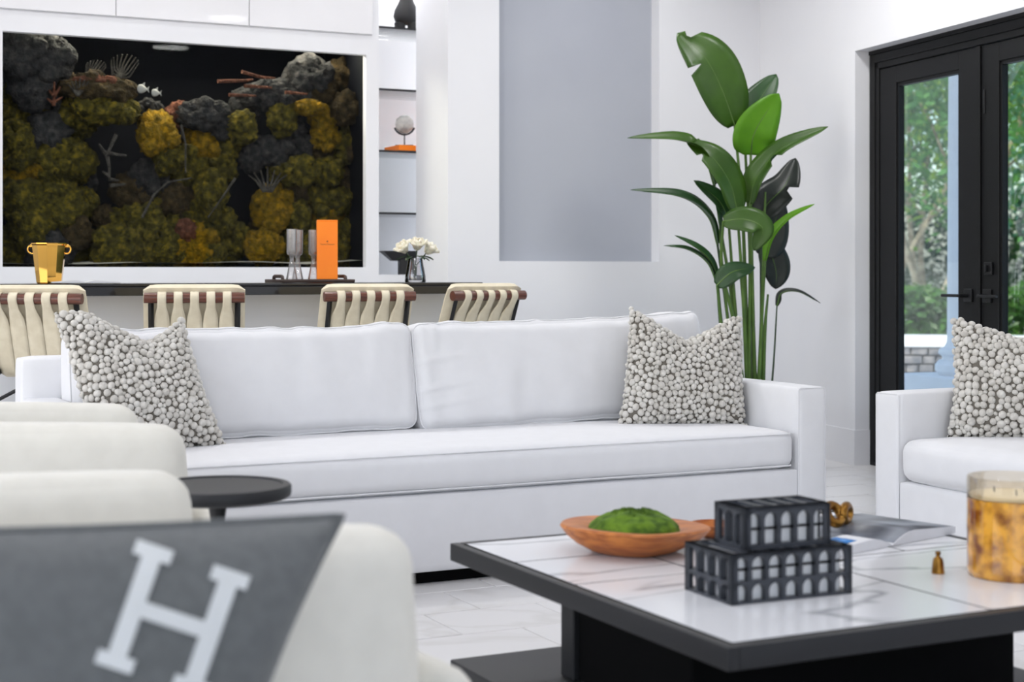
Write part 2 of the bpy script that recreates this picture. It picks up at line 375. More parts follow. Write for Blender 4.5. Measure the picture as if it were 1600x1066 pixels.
# flush lacquered cupboard fronts over the aquarium
PZ = 2.508
seams = [aty(u, 0, YA).x for u in (180, 388, 581)]
step = seams[1]-seams[0]
xs = [seams[0]-2*step, seams[0]-step]+seams
for k in range(len(xs)-1):
    pn = MB().bbox((xs[k]+0.002, YA-0.020, PZ), (xs[k+1]-0.002, YA-0.001, CEIL-0.004), 0.002, 2).build('cupboard_front', 'lacquer')
    tag(pn, ['flat white cupboard front off the upper left edge', 'flat white cupboard front above the aquarium, leftmost',
             'flat white cupboard front above the middle of the aquarium', 'flat white cupboard front above the right part of the aquarium'][k], 'cupboard door', 'flush cupboard fronts over the aquarium')
area('alcove_lamp', (SX0+0.30, YA+0.25, CEIL-0.02), (0, 0, 0), 0.5, 0.3, 7, (1, 0.98, 0.95))
area('alcove_fill_light', (4.22, YA+0.09, 2.15), (0, math.radians(90), math.radians(-35)), 2.1, 0.04, 7, (0.97, 0.98, 1.0))  # fill light added unseen at the side to brighten the lower alcove
# glass shelves in the alcove
SHZ = [1.458, 1.831, 2.201, 2.574]
for k, z in enumerate(SHZ):
    s = MB().bbox((SX0+0.001, YA+0.055, z-0.012), (4.255, YA+0.485, z), 0.001, 1).build('glass_shelf', 'clear')
    tag(s, ['glass shelf just above the flowers in the wall alcove', 'glass shelf carrying the orange box in the wall alcove', 'glass shelf above the round crystal in the wall alcove',
            'glass shelf under the black vase in the wall alcove'][k], 'shelf', 'glass shelves in the alcove')
    MB().box((SX0+0.001, YA+0.047, z-0.0125), (4.255, YA+0.0548, z+0.0005)).build('front_edge', 'glassedge', s)

# ------------------------------------------------------------------ garden door
door = bpy.data.objects.new('door_1', None); C.objects.link(door); door.location = WR; door.rotation_euler = (0, 0, WA)
struct(door, 'black double garden door with tall glass panes', 'door')
def part(mb, name, m, parent, **k): return mb.build(name, m, parent, **k)
fr = MB()
JW, HT = 0.055, 2.335
fr.bbox((0.09, -JW, 0.0), (0.20, -0.002, HT), 0.004, 1).bbox((0.09, -DO+0.002, 0.0), (0.20, -DO+JW, HT), 0.004, 1).bbox((0.09, -DO+JW, HT-0.05), (0.20, -JW, HT), 0.004, 1)
fr.bbox((0.098, -JW-0.035, 0.0), (0.17, -JW, HT-0.05), 0.003, 1).bbox((0.098, -DO+JW, 0.0), (0.17, -DO+JW+0.035, HT-0.05), 0.003, 1).bbox((0.098, -DO+JW, HT-0.085), (0.17, -JW, HT-0.05), 0.003, 1)
fr.box((0.09, -DO+JW, 0.0), (0.2, -JW, 0.02)).box((0.088, -DO, HT), (0.2, 0, 2.3569))
part(fr, 'door_frame', 'black_frame', door)
y_mid = -DO/2+0.006
LT = HT-0.09
def leaf(y0, y1, name, hinge_left):
    m = MB(); x0, x1 = 0.105, 0.155; sw = 0.168; zt = 2.150; zb = 0.30
    m.bbox((x0, y0, 0.022), (x1, y0+sw, LT), 0.003, 1).bbox((x0, y1-sw, 0.022), (x1, y1, LT), 0.003, 1)
    m.bbox((x0, y0+sw, zt), (x1, y1-sw, LT), 0.003, 1).bbox((x0, y0+sw, 0.022), (x1, y1-sw, zb), 0.003, 1)
    lf = part(m, name, 'black_frame', door)
    g = MB(); b = 0.018                         # glazing bead
    g.box((x0+0.008, y0+sw, zb), (x1-0.008, y0+sw+b, zt)).box((x0+0.008, y1-sw-b, zb), (x1-0.008, y1-sw, zt)).box((x0+0.008, y0+sw, zt-b), (x1-0.008, y1-sw, zt)).box((x0+0.008, y0+sw, zb), (x1-0.008, y1-sw, zb+b))
    part(g, 'glazing_bead', 'black_frame', lf)
    part(MB().box((0.128, y0+sw+b, zb+b), (0.132, y1-sw-b, zt-b)), 'pane', 'pane', lf)
    return lf
l1 = leaf(y_mid+0.003, -JW-0.037, 'door_leaf', True)
l2 = leaf(-DO+JW+0.037, y_mid-0.003, 'door_leaf', False)
part(MB().bbox((0.093, y_mid-0.028, 0.022), (0.104, y_mid+0.012, LT), 0.002, 1), 'meeting_strip', 'black_frame', l2)
for lf, yc, sg in ((l1, y_mid+0.078, 1), (l2, y_mid-0.085, -1)):
    h = MB().bbox((0.092, yc-0.034, 0.945), (0.104, yc+0.034, 1.013), 0.003, 2)
    h.tube([(0.092, yc, 0.979), (0.045, yc, 0.979)], 0.010, 12)
    h.bbox((0.036, min(yc, yc+sg*0.150)-0.006, 0.970), (0.050, max(yc, yc+sg*0.150)+0.006, 0.986), 0.004, 2)
    part(h, 'lever_handle', 'black_metal', lf)
part(MB().bbox((0.090, y_mid-0.130, 1.085), (0.104, y_mid-0.066, 1.149), 0.003, 2).bbox((0.074, y_mid-0.104, 1.10), (0.090, y_mid-0.092, 1.134), 0.003, 2), 'deadbolt', 'black_metal', l2)
part(MB().bbox((0.098, y_mid-0.06, 1.90), (0.104, y_mid-0.045, 2.02), 0.002, 1), 'flush_bolt', 'black_metal', l2)

# ------------------------------------------------------------------ sofa
SXL, SXR, SYF, SYB = 0.930, 3.906, 5.021, 5.985
AW = 0.138; ARM = 0.642
sofa = thing('sofa', 'long white linen sofa with two back cushions and one bench seat', 'sofa', (0, 0, 0))
def frame_block(name, lo, hi, r, parent, m='linen', puff=(0.002, 0.002, 0.002), cuts=10):
    mb = soft_box(hi[0]-lo[0], hi[1]-lo[1], hi[2]-lo[2], r, puff, cuts)
    mb.xf(tr((lo[0]+hi[0])/2, (lo[1]+hi[1])/2, lo[2])); return mb.build(name, m, parent, smooth=True, angle=60)
MB().box((SXL+0.05, SYF+0.06, 0.0), (SXR-0.05, SYB-0.05, 0.05)).build('plinth', 'darkplinth', sofa)
frame_block('base', (SXL+AW-0.004, SYF+0.004, 0.045), (SXR-AW+0.004, SYB-0.05, 0.322), 0.012, sofa)
for x0 in (SXL, SXR-AW):
    a = frame_block('arm', (x0, SYF, 0.045), (x0+AW, SYB, ARM), 0.016, sofa, puff=(0.003, 0.003, 0.003), cuts=12)
    c = 0.004
    MB().tube([(x0+c, SYF+c, 0.05), (x0+c, SYF+c, ARM-c-0.006), (x0+c+0.008, SYF+c, ARM-c), (x0+AW-c-0.008, SYF+c, ARM-c), (x0+AW-c, SYF+c, ARM-c-0.006), (x0+AW-c, SYF+c, 0.05)], 0.0026, 6).build('seam', 'linen', a, smooth=True)
frame_block('back_frame', (SXL, SYB-0.155, 0.20), (SXR, SYB, 0.790), 0.022, sofa, cuts=14)
SW = SXR-SXL-2*AW
seat = soft_box(SW-0.022, 0.80, 0.152, 0.046, (0.0, 0.012, 0.014), 26, 3, 0.0035, 3.0, (0.7, 1.5, 1.5))
seat.xf(tr((SXL+SXR)/2, SYF+0.395, 0.322)); seat = seat.build('seat_cushion', 'linen', sofa, smooth=True, angle=80)
def rim(w_, d_, r, z, y, n=7):
    pts = []
    for cx, cy, a0 in ((1, -1, -PI/2), (1, 1, 0), (-1, 1, PI/2), (-1, -1, PI)):
        for k in range(n):
            a = a0+PI/2*k/(n-1); pts.append((cx*(w_/2-r)+r*math.cos(a), y+cy*(d_/2-r)+r*math.sin(a), z))
    return pts
c0 = (SXL+SXR)/2
MB().tube([(x+c0, y, z) for x, y, z in rim(SW-0.044, 0.79, 0.03, 0.461, SYF+0.395)], 0.0034, 6, closed=True).build('piping', 'linen', seat, smooth=True)
MB().tube([(x+c0, y, z) for x, y, z in rim(SW-0.044, 0.79, 0.03, 0.336, SYF+0.395)], 0.0034, 6, closed=True).build('piping', 'linen', seat, smooth=True)
XM = 2.402
for k, (xa, xb, sd, hh, tl) in enumerate(((SXL+AW, XM, 1.0, 0.410, 0.0), (XM, SXR-AW, 6.0, 0.425, -0.14))):
    wd = xb-xa-0.010
    cu = soft_box(wd, 0.20, hh, 0.050, (0.006, 0.042, 0.012), 64, sd, 0.010, 4.2, (1.6, 0.6, 0.55))
    # a few pinched folds running down from the top edge, corners lifted
    vv = []
    for (x, y, z) in cu.v:
        t = max(0, (z-hh*0.45)/(hh*0.55)); e = abs(x)/(wd/2)
        z += 0.016*t*e**3-0.006*t*(1-e*e)
        for (fx, sl, am) in (((-0.30, 0.25, 0.006), (0.20, 0.3, 0.006), (0.47, 0.2, 0.008)) if k == 0 else ((-0.36, 0.55, 0.010), (-0.12, 0.6, 0.010), (-0.58, -0.2, 0.012), (0.3, 0.4, 0.006))):
            q = (x-fx-sl*(hh-z))/0.016
            y -= am*math.exp(-q*q)*t**1.5 if y < 0 else 0
        for (fz, am) in (((0.10, 0.004),) if k == 0 else ((0.16, 0.010), (0.27, 0.009), (0.09, 0.008))):
            if y < 0:
                q = (z-fz-0.12*(x+wd/2))/0.012; y -= am*math.exp(-q*q)*math.exp(-((x+wd/2-0.09)/0.12)**2)
        vv.append((x, y, z))
    cu.v = vv
    bvh = BVHTree.FromPolygons([Vector(q) for q in cu.v], cu.f)
    raw = rim(wd+0.03, hh+0.03, 0.05, -0.085, hh/2, 9); dense = []
    for q0, q1 in zip(raw, raw[1:]+raw[:1]):
        a_, b_ = Vector((q0[0], q0[2], q0[1])), Vector((q1[0], q1[2], q1[1])); k_ = max(1, int((b_-a_).length/0.03))
        dense += [a_.lerp(b_, i/k_) for i in range(k_)]
    dense = [bvh.find_nearest(q)[0] for q in dense]
    dense = [(dense[i-2]+dense[i-1]+dense[i]+dense[(i+1) % len(dense)]+dense[(i+2) % len(dense)])/5 for i in range(len(dense))]
    dense = [bvh.find_nearest(q)[0]+bvh.find_nearest(q)[1]*0.0008 for q in dense]
    pip = MB().tube(dense, 0.0034, 6, closed=True)
    mx = tr((xa+xb)/2, SYF+0.685, 0.474) @ rot(-math.radians(11), 'X') @ rot(math.radians(tl*10), 'Y')
    cu.xf(mx); pip.xf(mx)
    co = cu.build('back_cushion', 'linen', sofa, smooth=True, angle=80)
    pip.build('piping', 'linen', co, smooth=True)

# ------------------------------------------------------------------ armchair on the right, same family, facing the table
ax0, ay1 = 3.925, 4.750
ay0 = 3.66; axb = ax0+0.95
ch = thing('armchair', 'white linen track arm armchair by the garden door', 'armchair', (0, 0, 0))
MB().box((ax0+0.06, ay0+0.05, 0), (axb-0.05, ay1-0.05, 0.05)).build('plinth', 'darkplinth', ch)
frame_block('base', (ax0+0.004, ay0+AW-0.004, 0.045), (axb-0.05, ay1-AW+0.004, 0.312), 0.012, ch)
for y0 in (ay0, ay1-AW):
    a = frame_block('arm', (ax0, y0, 0.045), (axb, y0+AW, ARM), 0.018, ch, puff=(0.004, 0.003, 0.004), cuts=12)
    c = 0.005
    MB().tube([(ax0+c, y0+c, 0.05), (ax0+c, y0+c, ARM-c-0.006), (ax0+c, y0+c+0.008, ARM-c), (ax0+c, y0+AW-c-0.008, ARM-c), (ax0+c, y0+AW-c, ARM-c-0.006), (ax0+c, y0+AW-c, 0.05)], 0.0026, 6).build('seam', 'linen', a, smooth=True)
frame_block('back_frame', (axb-0.155, ay0, 0.20), (axb, ay1, 0.790), 0.022, ch)
sc = soft_box(0.79, ay1-ay0-2*AW-0.012, 0.158, 0.05, (0.012, 0, 0.018), 20, 8, 0.003, 3)
sc.xf(tr(ax0+0.385, (ay0+ay1)/2, 0.312)).build('seat_cushion', 'linen', ch, smooth=True, angle=80)
bc = soft_box(0.20, ay1-ay0-2*AW-0.012, 0.42, 0.05, (0.035, 0, 0.01), 20, 9, 0.008, 4)
bc.xf(tr(ax0+0.675, (ay0+ay1)/2, 0.470) @ rot(math.radians(11), 'Y')).build('back_cushion', 'linen', ch, smooth=True, angle=80)

# ------------------------------------------------------------------ knotted wool cushions
def knot_pillow(name, label, loc, rz, tilt, roll, wd, hh, ears=(1.0, 0.92), chop=0.24, seed=1, kr=0.0105, twist=0.0, taper=0.0, vpos=-0.06):
    R = random.Random(seed)
    t = thing(name, label, 'cushion', loc, rz, 'knotted wool cushions')
    TH = 0.085
    def surf(a, b, side):
        # a, b in -1..1 ; local x right, z up, y depth
        top = (ears[0]*(1-a)/2+ears[1]*(1+a)/2)
        c_ = chop*max(0, 1-abs(a-vpos)**1.25/(0.9 if a < vpos else 0.9-0.55*max(0, vpos)))*(max(0, b)**1.4)*2
        x = a*wd/2*(1-0.075*(1-abs(b)**2.2)+0.05*max(0, -b)**4)
        x += twist*b*wd; x *= 1-taper*max(0, b)
        z = hh/2*(1+b*(top if b > 0 else 1.0)-c_)+0.0
        z += 0.018*(1-a*a)*(b < 0)*(-b)*0 
        ed = (1-a**4)*(1-b**4)
        th = TH*max(0, ed)**0.5*(1-0.35*max(0, b)*(1-a*a))
        y = side*th
        if side < 0: y += 0.018*math.exp(-((a-vpos)/0.22)**2)*max(0, b)      # crease below the chop
        z += 0.012*abs(a)**6*(-1 if b < -0.9 else 0)
        return Vector((x, y, z))
    mx = rot(roll, 'Y')
    mx = rot(tilt, 'X') @ mx
    N = 26; m = MB()
    for side in (-1, 1):
        g = []
        for i in range(N+1):
            for j in range(N+1):
                g.append(mx @ surf(-1+2*i/N, -1+2*j/N, side))
        fs = [(i*(N+1)+j, (i+1)*(N+1)+j, (i+1)*(N+1)+j+1, i*(N+1)+j+1) for i in range(N) for j in range(N)]
        m.add(g, fs)
    m.build('cover', 'knot_base', t, smooth=True, angle=80)
    # knots
    ico = bmesh.new(); bmesh.ops.create_icosphere(ico, subdivisions=2, radius=1.0); ico.verts.index_update()
    iv = [v.co.copy() for v in ico.verts]; jf = [[v.index for v in f.verts] for f in ico.faces]; ico.free()
    ico1 = bmesh.new(); bmesh.ops.create_icosphere(ico1, subdivisions=1, radius=1.0); ico1.verts.index_update()
    iv1 = [v.co.copy() for v in ico1.verts]; jf1 = [[v.index for v in f.verts] for f in ico1.faces]; ico1.free()
    kn = MB()
    for side in (-1, 1):
        cell = kr*2.8; hsh = {}; acc = []
        for (r0, r1, tries) in ((1.12, 1.38, 2600), (0.88, 1.12, 5200), (0.62, 0.86, 7500)):
            for _ in range(tries if side < 0 else tries//4):
                a = R.uniform(-1, 1); b = R.uniform(-1, 1); p = surf(a, b, side); r = kr*R.uniform(r0, r1)
                key = (int(p.x//cell), int(p.y//cell), int(p.z//cell)); ok = True
                for dx in (-1, 0, 1):
                    for dy in (-1, 0, 1):
                        for dz in (-1, 0, 1):
                            for (q, rq) in hsh.get((key[0]+dx, key[1]+dy, key[2]+dz), ()):
                                if (q-p).length_squared < (0.84*(r+rq))**2: ok = False; break
                            if not ok: break
                        if not ok: break
                    if not ok: break
                if ok:
                    hsh.setdefault(key, []).append((p, r)); acc.append((a, b, p, r))
        for a, b, p, r in acc:
            e = 0.02
            du = surf(min(1, a+e), b, side)-surf(max(-1, a-e), b, side); dv = surf(a, min(1, b+e), side)-surf(a, max(-1, b-e), side)
            n_ = du.cross(dv); n_ = n_.normalized() if n_.length > 1e-9 else Vector((0, -1, 0))
            if n_.y*side < 0: n_ = -n_
            V_, F_ = (iv, jf) if side < 0 else (iv1, jf1)
            e1 = du.normalized() if du.length > 1e-9 else Vector((1, 0, 0)); e1 = (e1-n_*e1.dot(n_)).normalized(); e2 = n_.cross(e1)
            an = R.uniform(0, 6.3); f1_ = e1*math.cos(an)+e2*math.sin(an); f2_ = e2*math.cos(an)-e1*math.sin(an)
            sx, sy, sz = r*R.uniform(0.98, 1.2), r*R.uniform(0.92, 1.06), r*R.uniform(0.8, 1.0)
            tl_ = R.uniform(-0.35, 0.35)
            ctr = p+n_*(r*R.uniform(0.05, 0.25))
            kn.add([mx @ (ctr+f1_*(v.x*sx)+f2_*(v.y*sy+v.z*tl_*sz)+n_*(v.z*sz)) for v in V_], F_)
    stuff(kn.build('wool_knots', 'knot', t, smooth=True, angle=180))
    return t
p = aty(1066, 662, SYF+0.40)
knot_pillow('cushion', 'knotted grey wool cushion at the right end of the long sofa', (p.x+0.02, p.y-0.02, 0.482), -math.radians(10), -math.radians(17), math.radians(2), 0.53, 0.455, (1.10, 0.98), 0.27, 3, taper=0.08, twist=0.055)
p = aty(228, 690, SYF+0.47)
knot_pillow('cushion', 'knotted grey wool cushion at the left end of the long sofa', (p.x, p.y-0.06, 0.482), math.radians(8), -math.radians(20), math.radians(-1), 0.455, 0.48, (1.12, 1.02), 0.22, 11, twist=-0.085, vpos=0.36)
knot_pillow('cushion', 'knotted grey wool cushion on the white armchair', (4.31, 4.36, 0.482), -math.radians(52), -math.radians(17), math.radians(-2), 0.54, 0.455, (1.06, 0.9), 0.16, 21, 0.0115)

# ------------------------------------------------------------------ swivel armchairs on the left
def left_chair(label, fx, fy, ang, W):
    """origin on the floor under the middle of the arm fronts, facing local +x"""
    t = thing('armchair', label, 'armchair', (fx, fy, 0), ang, 'off-white armchairs at the left')
    aw = 0.15; L_ = 0.86; z0 = 0.10
    for sgn in (-1, 1):
        yc = sgn*(W/2-aw/2)
        m = soft_box(L_, aw, 0.60, 0.055, (0.008, 0.012, 0.006), 16, 2+sgn)
        m.v = [(x+0.03*(1-z/0.6)*(x > 0), y, z+(0.035*(-(x-L_/2)/L_) if z > 0.3 else 0)) for x, y, z in m.v]
        m.xf(tr(-L_/2, yc, z0)).build('arm', 'cream_boucle', t, smooth=True, angle=80)
    m = soft_box(0.22, W-2*aw+0.04, 0.64, 0.06, (0.01, 0, 0.01), 14, 5)
    m.xf(tr(-L_+0.12, 0, z0) @ rot(-math.radians(6), 'Y')).build('backrest', 'cream_boucle', t, smooth=True, angle=80)
    m = soft_box(0.80, W-2*aw+0.004, 0.20, 0.03, (0.004, 0, 0), 10)
    m.xf(tr(-0.36, 0, z0)).build('seat_base', 'cream_boucle', t, smooth=True, angle=80)
    m = soft_box(0.68, W-2*aw-0.004, 0.17, 0.05, (0.012, 0, 0.012), 16, 4)
    m.v = [(x, y*(1+0.5*max(0, min(1, (x-0.235)/0.05))), z) for x, y, z in m.v]      # T shape in front of the arms
    m.xf(tr(-0.225, 0, 0.305)).build('seat_cushion', 'cream_boucle', t, smooth=True, angle=80)
    MB().lathe([(0.0, 0), (0.30, 0), (0.30, 0.025), (0.06, 0.035), (0.06, 0.10)], (-0.42, 0, 0), 32).build('swivel_base', 'black_metal', t, smooth=True)
    return t
left_chair('off-white armchair nearest the long sofa, beyond the round side table', 1.065, 4.370, -math.radians(3), 0.82)
left_chair('off-white armchair between the round side table and the grey cushion', 0.875, 2.700, math.radians(9.5), 0.97)

# low ottoman carrying the grey cushion, below the frame
ot = thing('ottoman', 'low off-white ottoman under the grey monogram cushion', 'ottoman', (0.30, 1.78, 0))
soft_box(0.95, 0.58, 0.25, 0.05, (0, 0, 0.012), 12).xf(tr(0, 0, 0.05)).build('upholstered_top', 'cream_boucle', ot, smooth=True, angle=80)
for sx in (-1, 1):
    for sy in (-1, 1):
        MB().lathe([(0.0, 0), (0.018, 0), (0.024, 0.055), (0, 0.055)], (sx*0.40, sy*0.22, 0), 16).build('foot', 'black_metal', ot, smooth=True)
# grey wool cushion with a pale letter
gp = thing('monogram_cushion', 'grey wool cushion with a large pale letter H', 'cushion', (0.0, 0.0, 0.0))
PD = 2.16
def gp_pt(a, b, side):
    # corners in photo pixels at distance about PD, leaning against the chair arm
    TLc, TRc, BLc, BRc = (-150, 832), (536, 806), (-330, 1520), (322, 1402)
    s, t_ = (a+1)/2, (b+1)/2
    u = (TLc[0]*(1-s)+TRc[0]*s)*t_+(BLc[0]*(1-s)+BRc[0]*s)*(1-t_)
    v = (TLc[1]*(1-s)+TRc[1]*s)*t_+(BLc[1]*(1-s)+BRc[1]*s)*(1-t_)
    v += 14*t_**3*(1-a*a)-16*t_**3*(1-a*a)*0.6
    u -= 26*(1-b*b)*max(0, a)**3
    p_ = aty(u, v, 2.055-0.16*(1-t_))        # bottom nearer: it leans back
    th = 0.085*max(0, (1-a**4)*(1-b**4))**0.5
    return p_+Vector((0, 1, 0.25)).normalized()*side*th
m = MB(); N = 30
for side in (-1, 1):
    g = [gp_pt(-1+2*i/N, -1+2*j/N, side) for i in range(N+1) for j in range(N+1)]
    m.add(g, [(i*(N+1)+j, (i+1)*(N+1)+j, (i+1)*(N+1)+j+1, i*(N+1)+j+1) for i in range(N) for j in range(N)])
m.build('cover', 'greyfelt', gp, smooth=True, angle=80)
m = MB(); n_ = 60
m.tube([gp_pt(-1+2*k/n_, 1, -1) for k in range(n_+1)]+[gp_pt(1, 1-2*k/n_, -1) for k in range(1, n_+1)], 0.005, 6)
m.build('edge_seam', 'greyfelt', gp, smooth=True)
# the letter: solve for the cover point under a photo pixel, then lay strokes on it
def gp_under(u, v):
    a, b = 0.2, 0.5
    def px(P):
        d = P.dot(FW); return 800+FPX*P.dot(RT)/d, HORIZON+(CAM_H-P.z)*FPX/d
    for _ in range(12):
        p0 = px(gp_pt(a, b, -1)); e = 1e-3
        pa = px(gp_pt(a+e, b, -1)); pb = px(gp_pt(a, b+e, -1))
        J = ((pa[0]-p0[0])/e, (pb[0]-p0[0])/e, (pa[1]-p0[1])/e, (pb[1]-p0[1])/e)
        det = J[0]*J[3]-J[1]*J[2]; ru, rv = u-p0[0], v-p0[1]
        a += (ru*J[3]-rv*J[1])/det; b += (J[0]*rv-J[2]*ru)/det
        a = max(-0.98, min(0.98, a)); b = max(-0.98, min(0.98, b))
    return gp_pt(a, b, -1)
HO = (300, 968); ex = Vector((0.950, 0.312)); ey = Vector((-0.330, 0.944))   # letter axes on the cloth
def hq(x, y): return HO[0]+ex.x*x+ey.x*y-30, HO[1]+ex.y*x+ey.y*y
mono = MB()
def stroke(x0, y0, x1, y1, nx, ny):
    off = Vector((-0.35, -0.92, 0.18))*0.004
    g = []; g2 = []
    for i in range(nx+1):
        for j in range(ny+1):
            q = gp_under(*hq(x0+(x1-x0)*i/nx, y0+(y1-y0)*j/ny)); g.append(q+off); g2.append(q)
    k = len(g)
    fs = [(i*(ny+1)+j, (i+1)*(ny+1)+j, (i+1)*(ny+1)+j+1, i*(ny+1)+j+1) for i in range(nx) for j in range(ny)]
    bd = [i*(ny+1) for i in range(nx+1)]+[nx*(ny+1)+j for j in range(1, ny+1)]+[i*(ny+1)+ny for i in range(nx-1, -1, -1)]+[j for j in range(ny-1, 0, -1)]
    fs += [(bd[q], bd[(q+1) % len(bd)], bd[(q+1) % len(bd)]+k, bd[q]+k) for q in range(len(bd))]
    mono.add(g+g2, fs)
HH = 100
for sx in (-63, 63):
    stroke(sx-15, -HH, sx+15, HH, 3, 10)
    stroke(sx-30, -HH-2, sx+30, -HH+21, 5, 3); stroke(sx-30, HH-21, sx+30, HH+2, 5, 3)
stroke(-50, -13, 50, 13, 8, 3)
mono.build('letter', 'felt_white', gp)

# round black drinks table between the chairs
dt = thing('side_table', 'small round black pedestal side table between the off-white armchairs', 'side table', (1.005, 3.545, 0))
MB().lathe([(0, 0.575), (0.158, 0.575), (0.168, 0.580), (0.170, 0.588), (0.170, 0.602), (0.166, 0.607), (0.150, 0.608), (0.148, 0.604), (0, 0.604)], seg=48).build('table_top', 'black_wood', dt, smooth=True)
MB().lathe([(0.0, 0.02), (0.024, 0.02), (0.013, 0.06), (0.013, 0.50), (0.022, 0.56), (0.026, 0.576), (0, 0.576)], seg=24).build('stem', 'black_metal', dt, smooth=True)
MB().lathe([(0, 0), (0.13, 0), (0.13, 0.008), (0.03, 0.022), (0, 0.022)], seg=40).build('base', 'black_metal', dt, smooth=True)

# ------------------------------------------------------------------ coffee table
TZ = 0.40
tx0, tx1, ty0, ty1 = 1.655, 2.905, 2.420, 3.678
ct = thing('coffee_table', 'low square coffee table with marble tile top and black frame', 'coffee table', (0, 0, 0))
rw = 0.026
for nm, lo, hi in (('w', (tx0, ty0, TZ-0.045), (tx0+rw, ty1, TZ)), ('e', (tx1-rw, ty0, TZ-0.045), (tx1, ty1, TZ)),
                   ('s', (tx0+rw, ty0, TZ-0.045), (tx1-rw, ty0+rw, TZ)), ('n', (tx0+rw, ty1-rw, TZ-0.045), (tx1-rw, ty1, TZ))):
    MB().bbox(lo, hi, 0.0025, 2).build('frame_rail', 'black_wood', ct, smooth=True)
MB().box((tx0+rw+0.0005, ty0+rw+0.0005, TZ-0.040), (tx1-rw-0.0005, ty1-rw-0.0005, TZ+0.0003)).build('underlay', 'darkplinth', ct)
ix0, ix1, iy0, iy1 = tx0+rw+0.002, tx1-rw-0.002, ty0+rw+0.002, ty1-rw-0.002
g = 0.006
def table_tile(x0, x1, y0, y1):
    w_, d_ = x1-x0-g, y1-y0-g
    MB().bbox((0, 0, 0), (w_, d_, 0.0145), 0.001, 1).build('marble_tile', 'marble', ct, loc=(x0+g/2, y0+g/2, TZ-0.0138))
for xa, xb in ((ix0, 2.330), (2.330, ix1)): table_tile(xa, xb, iy0, 3.064)
for xa, xb in ((ix0, 2.02), (2.02, 2.63), (2.63, ix1)): table_tile(xa, xb, 3.064, 3.362)
for xa, xb in ((ix0, 2.33), (2.33, ix1)): table_tile(xa, xb, 3.362, iy1)
MB().bbox((1.85, 2.84, 0.10), (2.775, 3.345, TZ-0.045), 0.003, 1).build('pedestal', 'darkplinth', ct)
MB().bbox((1.835, 3.345, 0.10), (2.775, 3.41, TZ-0.045), 0.003, 1).build('pedestal_back', 'black_wood', ct)
MB().bbox((tx0, ty0+0.02, 0.052), (tx1, ty1, 0.10), 0.004, 2).build('lower_shelf', 'black_wood', ct, smooth=True)
MB().box((1.80, 2.56, 0.0), (2.76, 3.54, 0.052)).build('foot_plinth', 'darkplinth', ct)

# wooden bowl with moss
bw = thing('wooden_bowl', 'shallow orange wooden bowl with an uneven rim on the coffee table', 'bowl', (2.017, 3.363, TZ), math.radians(-20))
m = MB(); prof = [(0, 0.004), (0.085, 0.0), (0.105, 0.006), (0.140, 0.024), (0.166, 0.044), (0.180, 0.063), (0.176, 0.068), (0.150, 0.066), (0.118, 0.060), (0.100, 0.045), (0.05, 0.034), (0, 0.032)]
m.lathe(prof, seg=64)
m.v = [((x*(1.0+0.05*math.cos(2*math.atan2(y, x))+0.03*math.cos(3*math.atan2(y, x)+1))), y*(0.98+0.05*math.sin(3*math.atan2(y, x))), z*(1+0.10*math.cos(math.atan2(y, x)+2.6))) for x, y, z in m.v]
m.build('bowl_body', 'bowlwood', bw, smooth=True)
ms = MB().lathe([(0.116, 0.052), (0.112, 0.066), (0.095, 0.082), (0.065, 0.095), (0.03, 0.102), (0, 0.104)], seg=48)
ms.v = [(x*1.0+0.004*noise.noise(Vector((x*40, y*40, z*40))), y*0.97, z+0.008*noise.noise(Vector((x*30, y*30, 2)))) for x, y, z in ms.v]
mo = ms.build('moss_mound', 'moss'); mo.location = (2.017, 3.363, TZ); mo.rotation_euler = (0, 0, math.radians(-20))
tag(mo, 'mound of green moss filling the wooden bowl', 'moss')
R = random.Random(5); mt = MB()
for k in range(3200):
    a = R.uniform(0, 2*PI); r = 0.113*math.sqrt(R.random()); z = 0.053+0.051*(1-(r/0.116)**2.2)
    p = Vector((r*math.cos(a), r*math.sin(a)*0.97, z+0.008*noise.noise(Vector((r*math.cos(a)*30, r*math.sin(a)*30, 2)))))
    q = p+Vector((R.uniform(-1, 1), R.uniform(-1, 1), R.uniform(0.6, 1.6)))*0.004
    s = Vector((R.uniform(-1, 1), R.uniform(-1, 1), 0))*0.0022
    mt.add([p-s, p+s, q], [(0, 1, 2)])
stuff(mt.build('moss_tufts', 'moss', mo))

